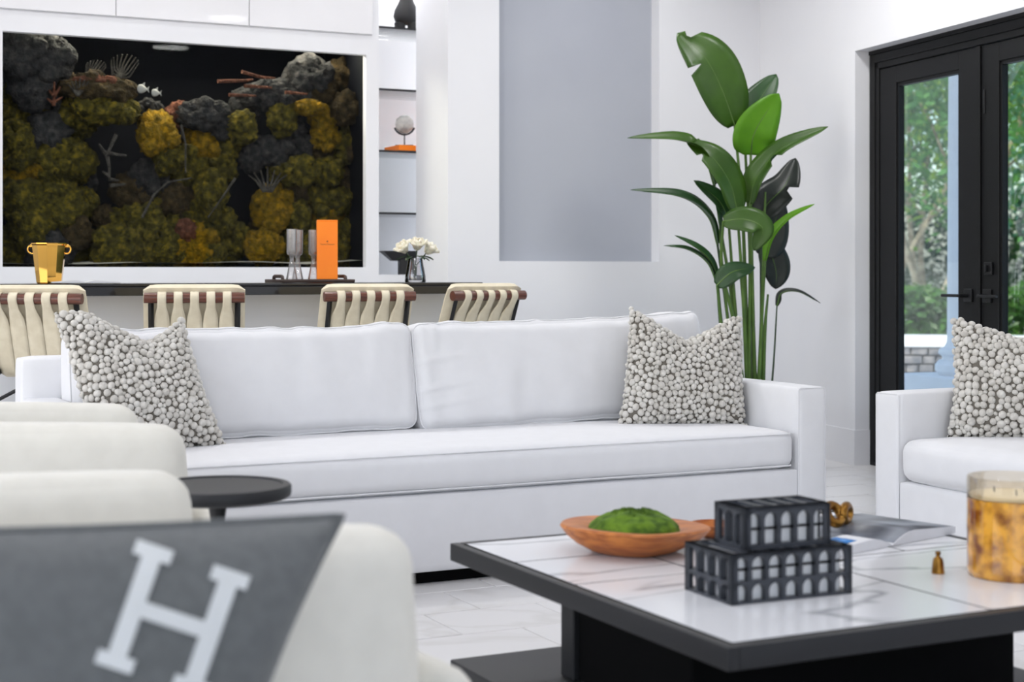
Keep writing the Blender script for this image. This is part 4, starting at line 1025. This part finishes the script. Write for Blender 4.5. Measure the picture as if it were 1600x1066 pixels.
sbo = sb.build('sand_bed', 'sand', aq, smooth=True)
tl = area('aquarium_lamp', ((AX0+AX1)/2, YA+0.22, AZ1+0.12), (-math.radians(22), 0, 0), 1.9, 0.22, 44, (1.0, 0.93, 0.74))
_lump = {}
def lump(parent, u, v, rpx, m_, sq=1.0, dy=None, flat=1.0, name='coral_head'):
    R_ = rnd.random()
    dep = 0.30 if dy is None else dy
    c_ = aty(u, v, YA+dep); r = rpx*0.0038*1.02
    b = bmesh.new(); bmesh.ops.create_icosphere(b, subdivisions=4, radius=1.0)
    o_ = Vector((R_*50, R_*31, R_*17))
    for vv in b.verts:
        n0 = vv.co.normalized()
        k = 1+0.30*noise.noise(n0*1.6+o_)+0.20*noise.noise(n0*4+o_*2)+0.16*(1-2*abs(noise.noise(n0*6+o_)))+0.10*noise.noise(n0*12+o_)+0.06*noise.noise(n0*24+o_)
        vv.co = n0*k
    for vv in b.verts: vv.co = Vector((vv.co.x*r*sq, vv.co.y*min(r, 0.13)*0.9, vv.co.z*r*flat))
    mb = MB().bm(b)
    for k in range(4):                          # smaller knobs growing on the head
        b = bmesh.new(); bmesh.ops.create_icosphere(b, subdivisions=3, radius=1.0)
        th_ = rnd.uniform(0, 2*PI); rk = r*rnd.uniform(0.28, 0.5); cx_ = Vector((math.cos(th_)*r*sq*0.75, -min(r, 0.13)*rnd.uniform(0.2, 0.7), math.sin(th_)*r*flat*0.75))
        for vv in b.verts:
            n0 = vv.co.normalized(); q = n0*(1+0.3*noise.noise(n0*2+o_*(k+2))+0.18*noise.noise(n0*6+o_)+0.1*noise.noise(n0*14+o_)); vv.co = cx_+Vector((q.x*rk, q.y*min(rk, 0.07), q.z*rk))
        mb.bm(b)
    return mb.build(name, m_, parent, smooth=True, angle=180, loc=c_)
O, Y_, G, B_, P_ = 'coral_olive', 'coral_yellow', 'coral_grey', 'coral_brown', 'coral_pink'
REEFS = {
 'left': [(30,85,38,G),(78,92,36,G),(50,135,40,G),(95,130,26,B_),(62,104,16,Y_),(18,150,34,G),(35,178,42,O),(82,170,30,G),(150,140,44,B_,1.35,.25,.5),(165,172,40,O,1.25,.25,.6),(120,180,34,O),(185,165,22,O),(22,225,36,O),(70,212,36,G),(32,262,38,Y_),(78,250,30,O),(110,252,36,O),(85,292,36,O),(30,310,38,O),(48,350,36,O),(95,330,38,O),(128,318,24,O),(28,395,38,O),(75,395,40,G),(120,365,26,B_),(118,402,28,O),(135,285,18,G)],
 'middle': [(182,362,34,O),(178,398,36,O),(245,212,34,Y_),(232,180,26,G),(275,182,22,P_),(318,180,34,G,1.3,.28,.7),(345,196,20,G),(312,225,32,Y_),(345,232,28,O),(262,245,28,O),(292,262,34,O),(232,280,30,G),(205,300,30,B_),(236,318,28,O),(270,312,34,B_),(330,300,30,O),(345,262,24,O),(312,345,34,O),(262,352,34,O),(225,352,32,O),(300,392,44,Y_),(250,400,38,O),(215,398,32,O),(345,345,26,O),(362,375,30,O),(352,402,26,O),(290,360,16,P_),(330,402,30,O),(160,340,20,B_)],
 'right': [(378,200,24,O),(382,166,26,G),(415,150,34,G,1.3,.3,.7),(455,150,34,G),(482,118,36,G),(500,140,26,B_),(440,182,26,O),(455,210,24,G),(482,168,16,Y_,1.5,.2,.8),(505,185,22,Y_),(508,215,24,Y_),(500,240,24,B_),(465,235,30,G),(420,236,30,G,1.4,.36,.8),(395,245,22,G),(532,120,30,B_),(540,170,28,B_),(538,230,30,O),(470,268,30,O,1.3,.26,.8),(510,270,28,O),(440,268,24,O),(545,285,26,B_),(500,310,30,O),(528,315,24,O),(460,305,28,B_),(425,328,36,Y_),(465,338,26,O),(510,335,26,Y_),(412,386,28,Y_),(408,352,18,B_),(460,375,30,O),(495,370,30,O),(535,360,32,O),(445,402,28,O),(520,400,30,O),(552,395,24,B_),(485,404,26,O),(556,335,24,O),(556,240,20,B_)],
}
RL = {'left': 'olive and grey coral reef filling the left third of the aquarium', 'middle': 'lower olive and amber coral reef in the middle of the aquarium', 'right': 'tall olive and grey coral reef at the right of the aquarium'}
reef = {}
for k, lst in REEFS.items():
    t = thing('coral_reef', RL[k], 'coral reef', (0, 0, 0), 0, 'coral reefs in the aquarium'); reef[k] = t
    for i, e in enumerate(lst):
        u, v, r, m_ = e[:4]; sq = e[4] if len(e) > 4 else rnd.uniform(0.85, 1.15); dy = e[5] if len(e) > 5 else rnd.uniform(0.24, 0.42); fl_ = e[6] if len(e) > 6 else rnd.uniform(0.9, 1.2)
        lump(t, u, min(v, 392), r*0.86, m_, sq, dy, fl_)
def branch(parent, pts, r, m_, Y=0.13, name='branch_coral'):
    q = [aty(u, v, YA+Y+0.02*math.sin(i*2.1)) for i, (u, v) in enumerate(pts)]
    MB().tube(q, [r*(1-0.5*i/(len(q)-1)) for i in range(len(q))], 7).build(name, m_, parent, smooth=True)
for pts in ([(182,210),(172,232),(165,245)], [(165,238),(180,241),(198,243)], [(165,240),(155,225)], [(168,245),(171,262),(171,278)], [(171,275),(160,268)], [(171,280),(185,282)], [(172,290),(196,288)]):
    branch(reef['middle'], pts, 0.012, 'coral_pale')
for pts in ([(222,340),(240,305),(262,285),(300,278)], [(368,278),(350,305),(325,340)], [(283,195),(290,225),(290,270)]): branch(reef['middle'], pts, 0.008, 'coral_pale')
for pts in ([(340,127),(385,126),(395,124)], [(378,112),(410,121),(430,122)], [(382,134),(425,137)], [(358,148),(400,150)], [(446,144),(480,147)]): branch(reef['right'], pts, 0.012, P_)
for k in range(7):
    a = -0.9+0.3*k; branch(reef['right'], [(412+2*k, 300), (412+2*k+16*math.sin(a), 282), (412+2*k+30*math.sin(a), 262+4*abs(k-3))], 0.008, 'coral_pale')
for k in range(6):
    a = -0.8+0.32*k; branch(reef['left'], [(122, 150), (122+12*math.sin(a), 140), (122+22*math.sin(a), 122+3*abs(k-3))], 0.007, 'coral_pale')
for pts in ([(84,165),(85,128)], [(85,150),(94,136)], [(84,150),(76,140)], [(85,160),(97,152)], [(84,162),(74,154)]): branch(reef['left'], pts, 0.010, 'coral_pink', 0.16)
for (u, v, sc_) in ((195, 100, 22), (150, 105, 16)):
    for k in range(10):
        a = -1.5+3.0*k/9; branch(reef['left'], [(u-6, v+sc_), (u-6+sc_*0.6*math.sin(a), v+sc_*(1-0.9*abs(math.cos(a)))), (u+sc_*math.sin(a*1.1), v-sc_*math.cos(a)*0.7)], 0.006, 'coral_pale', 0.2)
lump(reef['left'], 150, 128, 15, P_, 2.0, 0.2, 0.6); lump(reef['left'], 178, 143, 12, P_, 1.8, 0.2, 0.7)
# two small fish
for k, (u, v, s_, lb) in enumerate(((222, 139, 1.0, 'small silver fish in the open water, left of the pair'), (243, 145, 0.85, 'small grey fish in the open water, right of the pair'))):
    c_ = aty(u, v, YA+0.2); f = thing('fish', lb, 'fish', c_, 0.2, 'fish in the aquarium')
    b = bmesh.new(); bmesh.ops.create_icosphere(b, subdivisions=3, radius=1)
    for vv in b.verts: vv.co = Vector((vv.co.x*0.030*s_, vv.co.y*0.008*s_, vv.co.z*0.024*s_*(1-0.35*vv.co.x)))
    MB().bm(b).build('body', 'fish', f, smooth=True)
    MB().add([(0.024*s_, 0.001, 0), (0.045*s_, 0.001, 0.020*s_), (0.038*s_, 0.001, 0), (0.045*s_, 0.001, -0.020*s_), (0.024*s_, -0.001, 0), (0.045*s_, -0.001, 0.020*s_), (0.038*s_, -0.001, 0), (0.045*s_, -0.001, -0.020*s_)], [(0, 1, 2), (0, 2, 3), (4, 6, 5), (4, 7, 6), (0, 1, 5, 4), (1, 2, 6, 5), (2, 3, 7, 6), (3, 0, 4, 7)]).build('tail', 'fish', f)
    MB().add([(-0.01*s_, 0.001, 0.02*s_), (0.018*s_, 0.001, 0.040*s_), (0.014*s_, 0.001, 0.012*s_), (-0.01*s_, -0.001, 0.02*s_), (0.018*s_, -0.001, 0.040*s_), (0.014*s_, -0.001, 0.012*s_)], [(0, 1, 2), (5, 4, 3), (0, 1, 4, 3), (1, 2, 5, 4), (2, 0, 3, 5)]).build('fin', 'fish', f)

# ------------------------------------------------------------------ bird of paradise plant
D0 = 8.60
base = at(1176, 425, D0); base.z = 0
pl = thing('potted_plant', 'tall bird of paradise plant with broad green leaves behind the sofa', 'plant', (base.x, base.y, 0))
def loc_(p_): return p_-Vector((base.x, base.y, 0))
MB().lathe([(0, 0), (0.15, 0), (0.16, 0.01), (0.205, 0.38), (0.21, 0.40), (0.195, 0.40), (0.185, 0.36), (0, 0.355)], seg=40).build('planter', 'black_clay', pl, smooth=True)
MB().lathe([(0.186, 0.356), (0.12, 0.368), (0, 0.372)], seg=32).build('soil', 'soil', pl, smooth=True)
def bez(pts, t):
    q = [p_.copy() for p_ in pts]
    while len(q) > 1: q = [q[i].lerp(q[i+1], t) for i in range(len(q)-1)]
    return q[0]
def spline(pts, n):
    out = []; P = [pts[0]+(pts[0]-pts[1])]+pts+[pts[-1]+(pts[-1]-pts[-2])]
    for i in range(1, len(P)-2):
        for k in range(n):
            t = k/n; a, b_, c_, d_ = P[i-1], P[i], P[i+1], P[i+2]
            out.append(0.5*((2*b_)+(c_-a)*t+(2*a-5*b_+4*c_-d_)*t*t+(3*b_-a-3*c_+d_)*t*t*t))
    out.append(pts[-1]); return out
def plant_leaf(px, hw, nrm, m_, fold=0.25, slits=(), stem_from=None, stemr=0.009, stem_m='stem', prof=0.75):
    """px: (u,v,depth offset) from leaf base to tip; hw half width in metres; nrm: leaf surface normal (right,toward,up in camera terms)"""
    pts = [loc_(at(u, v, D0+dd)) for u, v, dd in px]
    sp = spline(pts, 8); n = len(sp)
    N_ = (RT*nrm[0]-FW*nrm[1]+Vector((0, 0, 1))*nrm[2]).normalized()
    vs_ = []; ks = (-1, -0.66, -0.33, 0, 0.33, 0.66, 1)
    for i, p_ in enumerate(sp):
        t = i/(n-1); tg = (sp[min(n-1, i+1)]-sp[max(0, i-1)]).normalized()
        sd_ = tg.cross(N_)
        sd_ = sd_.normalized() if sd_.length > 1e-4 else RT
        up = sd_.cross(tg).normalized()
        w_ = hw*(math.sin(PI*min(1, (0.03+0.97*t)**prof))**0.62 if t < 1 else 0.02)
        for c in ks:
            ww = w_
            for (st, ss) in slits:
                if c*ss > 0.6 and abs(t-st) < 0.035: ww = w_*0.35
            vs_.append(p_+sd_*c*ww+up*(abs(c)*w_*fold+0.05*w_*math.sin(9*t+c*2)*abs(c)))
    L7 = len(ks)
    fs = [(L7*i+c, L7*i+c+1, L7*(i+1)+c+1, L7*(i+1)+c) for i in range(n-1) for c in range(L7-1)]
    o = MB().add(vs_, fs).build('leaf', m_, pl, smooth=True, angle=180)
    s = o.modifiers.new('thickness', 'SOLIDIFY'); s.thickness = 0.0016; s.offset = 0
    MB().tube([p_-N_*0.001 for p_ in sp[:-2]], [0.0055*(1-0.8*i/n) for i in range(n-2)], 6).build('midrib', 'stem', o, smooth=True)
    if stem_from is not None:
        q = [loc_(at(u, v, D0+dd)) for u, v, dd in stem_from]; q.append(pts[0])
        sp2 = spline(q, 6)
        MB().tube(sp2, [stemr*(1.5-0.7*i/(len(sp2)-1)) for i in range(len(sp2))], 8).build('stalk', stem_m, o, smooth=True)
GR = 668   # where the stalks leave the pot, in the photo frame
plant_leaf([(1148,196,0),(1128,140,-.03),(1100,88,-.05),(1058,52,-.02)], 0.155, (0.35, 1, 0.1), 'leaf_mid', 0.18, ((0.62, -1), (0.9, 1)), [(1172,GR,0),(1166,500,0),(1160,330,0)], prof=0.85)
plant_leaf([(1163,205,.1),(1185,160,.12),(1213,116,.15)], 0.105, (-0.6, 1, 0.3), 'leaf_deep', 0.2, (), [(1178,GR,.05),(1172,400,.08)])
plant_leaf([(1173,242,.02),(1180,205,-.02),(1217,146,-.02)], 0.125, (0.25, 1, 0.1), 'leaf_backlit', 0.12, (), [(1180,GR,0),(1176,480,0),(1173,330,0)], prof=0.8)
plant_leaf([(1116,290,-.05),(1098,240,-.1),(1062,219,-.15),(980,216,-.25)], 0.062, (0.5, 0.45, 0.9), 'leaf_mid', 0.5, ((0.5, 1),), [(1160,GR,0),(1145,480,-.02),(1128,370,-.03)], stemr=0.008)
plant_leaf([(1152,330,-.1),(1140,285,-.14),(1112,245,-.15),(1072,219,-.1)], 0.095, (0.55, 1, 0.2), 'leaf_mid', 0.2, ((0.75, -1),), [(1170,GR,0),(1162,480,-.05)])
plant_leaf([(1172,318,-.05),(1182,278,-.08),(1222,232,-.1),(1294,198,-.12)], 0.072, (-0.75, 0.8, 0.5), 'leaf_mid', 0.35, ((0.55, 1),), [(1182,GR,0),(1176,480,-.02)])
plant_leaf([(1188,340,.05),(1200,318,.06),(1228,288,.1),(1243,247,.15)], 0.10, (-0.3, 1, 0.35), 'leaf_dark', 0.3, ((0.6, 1),), [(1188,GR,.05),(1190,480,.05)], stem_m='stem_dark')
plant_leaf([(1192,400,.12),(1205,365,.14),(1222,310,.16)], 0.10, (0.2, 1, 0.1), 'leaf_dark', 0.2, (), [(1186,GR,.05),(1190,500,.1)], stem_m='stem_dark')
plant_leaf([(1196,375,.14),(1212,420,.16),(1212,452,.17)], 0.085, (0.1, 1, 0.1), 'leaf_dark', 0.2, (), None)
plant_leaf([(1121,382,-.05),(1106,338,-.1),(1065,308,-.15),(985,297,-.22)], 0.052, (0.55, 0.45, 0.85), 'leaf_deep', 0.5, (), [(1158,GR,0),(1136,490,-.02)], stemr=0.008, stem_m='stem_dark')
plant_leaf([(1138,342,-.06),(1122,312,-.08),(1084,282,-.1)], 0.052, (0.6, 1, 0.2), 'leaf_deep', 0.3, (), [(1164,GR,0),(1150,500,-.03)])
plant_leaf([(1130,346,-.22),(1165,343,-.26),(1192,358,-.28),(1178,392,-.26)], 0.075, (0.0, 1, 0.45), 'leaf_mid', 0.12, (), [(1168,GR,-.05),(1150,520,-.1),(1128,420,-.16)])
plant_leaf([(1196,408,-.1),(1206,372,-.12),(1232,342,-.14),(1273,319,-.16)], 0.034, (-0.8, 0.6, 0.5), 'leaf_backlit', 0.5, (), [(1184,GR,-.03),(1190,520,-.06)], stemr=0.006)
plant_leaf([(1121,432,-.08),(1108,405,-.1),(1085,385,-.12),(1054,368,-.14)], 0.030, (0.6, 0.6, 0.6), 'leaf_deep', 0.5, (), [(1156,GR,0),(1130,520,-.05)], stemr=0.006)
plant_leaf([(1120,442,-.08),(1105,410,-.1),(1075,390,-.12),(1037,384,-.14)], 0.026, (0.5, 0.4, 0.85), 'leaf_deep', 0.5, (), [(1154,GR,0),(1128,530,-.05)], stemr=0.006, stem_m='stem_dark')
plant_leaf([(1120,446,-.2),(1145,425,-.22),(1180,418,-.2)], 0.058, (-0.2, 1, 0.3), 'leaf_deep', 0.15, (), [(1162,GR,-.02),(1132,540,-.1)], stemr=0.007)
plant_leaf([(1214,478,-.02),(1222,458,-.03),(1248,456,-.04),(1282,474,-.05)], 0.020, (0.1, 0.4, 0.9), 'leaf_dark', 0.5, (), [(1196,GR,0),(1207,590,0)], stemr=0.005, stem_m='stem_dark')
plant_leaf([(1126,385,-.1),(1124,345,-.12),(1118,320,-.12)], 0.03, (0.9, 0.5, 0.1), 'leaf_deep', 0.3, (), [(1166,GR,0),(1140,520,-.05)], stemr=0.007)
for (u0, u1, v1) in ((1182, 1196, 300), (1174, 1156, 420), (1170, 1172, 340), (1190, 1200, 460)):
    q = [loc_(at(u0, GR, D0)), loc_(at((u0+u1)/2, 520, D0-0.03)), loc_(at(u1, v1, D0-0.02))]
    sp2 = spline(q, 6); MB().tube(sp2, [0.014*(1-0.6*i/(len(sp2)-1)) for i in range(len(sp2))], 8).build('stalk', 'stem', pl, smooth=True)

# ------------------------------------------------------------------ outside
gz = -0.10
pt = MB().box((5.2, -6, gz-0.1), (40, 40, gz)).build('patio', 'patio'); struct(pt, 'pale paved patio outside the garden door', 'ground')
lw = MB().box((5.2, -6, gz-0.05), (60, 60, gz-0.02)).build('lawn', 'lawn'); struct(lw, 'green lawn beyond the patio', 'ground')
col_p = at(1523, 425, 10.6)
cl = thing('porch_column', 'white round porch column on a square plinth outside the door', 'column', (col_p.x, col_p.y, gz), -math.radians(8))
MB().bbox((-0.36, -0.36, 0), (0.36, 0.36, 0.50), 0.008, 2).build('plinth', 'column', cl)
MB().lathe([(0, 0.50), (0.235, 0.50), (0.262, 0.53), (0.262, 0.57), (0.235, 0.60), (0.215, 0.605), (0.215, 0.625), (0.240, 0.645), (0.235, 0.675), (0.200, 0.69), (0.185, 0.72), (0.182, 0.75), (0, 0.75)], seg=48).build('base_moulding', 'column', cl, smooth=True)
MB().lathe([(0, 0.74), (0.182, 0.74), (0.176, 2.0), (0.165, 3.6), (0, 3.6)], seg=48).build('shaft', 'column', cl, smooth=True)
# low stone wall with a white cap
w0 = at(1340, 425, 17.2); w1 = at(1800, 425, 16.6)
dr = Vector((w1.x-w0.x, w1.y-w0.y, 0)); LW = dr.length; wa = math.atan2(dr.y, dr.x)
sw_ = thing('garden_wall', 'low fieldstone garden wall with a white cap beyond the patio', 'wall', (w0.x, w0.y, gz), wa)
MB().box((0, 0.02, 0), (LW, 0.33, 0.38)).build('wall_core', 'mortar', sw_)
MB().bbox((-0.03, -0.06, 0.38), (LW+0.03, 0.42, 0.50), 0.012, 2).build('cap', 'cap', sw_)
R = random.Random(3); x = 0
for row, (z0, z1) in enumerate(((0.0, 0.095), (0.098, 0.19), (0.193, 0.285), (0.288, 0.378))):
    x = -R.uniform(0, 0.1)
    while x < LW:
        ln = R.uniform(0.12, 0.30); x0, x1 = max(0, x), min(LW, x+ln)
        if x1-x0 > 0.05: MB().bbox((x0+0.006, -0.02-R.uniform(0, 0.025), z0+0.004), (x1-0.006, 0.03, z1-0.004), 0.014, 2).build('stone', 'stone', sw_)
        x += ln
def tree(label, loc, h, spread, m_, nleaf, seed, lean=0.0, low=0.25, lsz=0.07, name='tree', cat='tree', trunk_r=0.07):
    R = random.Random(seed)
    t = thing(name, label, cat, loc, R.uniform(0, 6), 'garden trees beyond the door')
    nodes = []
    tk = MB()
    tips = []
    for s_ in range(R.choice((2, 3, 3))):
        a = R.uniform(0, 6.3); p_ = Vector((0.1*math.cos(a), 0.1*math.sin(a), 0)); d = Vector((0.35*math.cos(a)+lean, 0.35*math.sin(a), 1)).normalized()
        pts = [p_.copy()]
        for k in range(7):
            d = (d+Vector((R.uniform(-.25, .25), R.uniform(-.25, .25), 0.05))).normalized(); p_ = p_+d*h*0.11; pts.append(p_.copy())
            if k > 1:
                e = (d+Vector((R.uniform(-1, 1), R.uniform(-1, 1), R.uniform(-.1, .5)))*0.9).normalized(); q = p_.copy(); bp = [q.copy()]
                for j in range(4):
                    e = (e+Vector((R.uniform(-.3, .3), R.uniform(-.3, .3), 0.1))).normalized(); q = q+e*spread*0.28; bp.append(q.copy())
                tk.tube(bp, [trunk_r*0.35*(1-0.2*i) for i in range(5)], 6); tips += bp[2:]
        tk.tube(pts, [trunk_r*(1-0.11*i) for i in range(len(pts))], 8); tips += pts[4:]
    tk.build('trunk', 'bark', t, smooth=True)
    lf = MB()
    for k in range(nleaf):
        c_ = R.choice(tips)+Vector((R.gauss(0, 1), R.gauss(0, 1), R.gauss(0, 0.8)))*spread*0.28
        if c_.z < h*low*R.random(): c_.z = h*low+R.random()*0.5
        a = Vector((R.uniform(-1, 1), R.uniform(-1, 1), R.uniform(-1, 1))).normalized(); b_ = a.orthogonal().normalized(); s2 = lsz*R.uniform(0.6, 1.5)
        lf.add([c_-a*s2, c_+b_*s2*0.45, c_+a*s2, c_-b_*s2*0.45], [(0, 1, 2, 3)])
    stuff(lf.build('foliage', m_, t))
    return t
def gpos(u, d): p_ = at(u, 425, d); return (p_.x, p_.y, gz)
tree('pale trunked light green tree at the left of the left door pane', gpos(1425, 20.5), 5.6, 2.0, 'tree_a', 5200, 1, 0.1)
tree('yellow green tree high behind the porch column', gpos(1478, 23), 6.4, 2.2, 'tree_c', 4200, 2)
tree('dark green tree standing far back between the other garden trees', gpos(1450, 27), 7.2, 3.0, 'tree_b', 8000, 3)
tree('blue green tree seen through the right door pane', gpos(1590, 21), 6.0, 2.0, 'tree_d', 5200, 4)
tree('far dark green tree seen through the right door pane', gpos(1620, 27), 7.5, 3.0, 'tree_b', 8000, 5)
tree('light green tree overhanging the far left of the garden', gpos(1350, 26), 7.0, 2.8, 'tree_a', 7000, 6)
tree('tall pale green tree furthest back in the garden', gpos(1530, 32), 9.0, 3.6, 'tree_d', 9000, 9)
def hedge(label, u0, u1, d, h, m_, seed, n=5000):
    R = random.Random(seed); a = at(u0, 425, d); b_ = at(u1, 425, d); m = MB()
    t = thing('hedge', label, 'hedge', (a.x, a.y, gz)); dv = Vector((b_.x-a.x, b_.y-a.y, 0))
    for k in range(n):
        s_ = R.random(); c_ = dv*s_+Vector((R.gauss(0, .35), R.gauss(0, .35), h*R.random()**0.7*(0.85+0.2*noise.noise(Vector((s_*9, seed, 0))))))
        q = Vector((R.uniform(-1, 1), R.uniform(-1, 1), R.uniform(-1, 1))).normalized(); r_ = q.orthogonal().normalized(); s2 = 0.07*R.uniform(0.6, 1.4)
        m.add([c_-q*s2, c_+r_*s2*0.5, c_+q*s2, c_-r_*s2*0.5], [(0, 1, 2, 3)])
    stuff(m.build('foliage', m_, t))
hedge('mid green clipped hedge behind the low garden wall', 1330, 1760, 19.0, 1.15, 'hedge_leaf', 31, 6500)
hedge('deep green tall hedge closing the back of the garden', 1180, 1900, 30.0, 3.2, 'tree_b', 32, 16000)
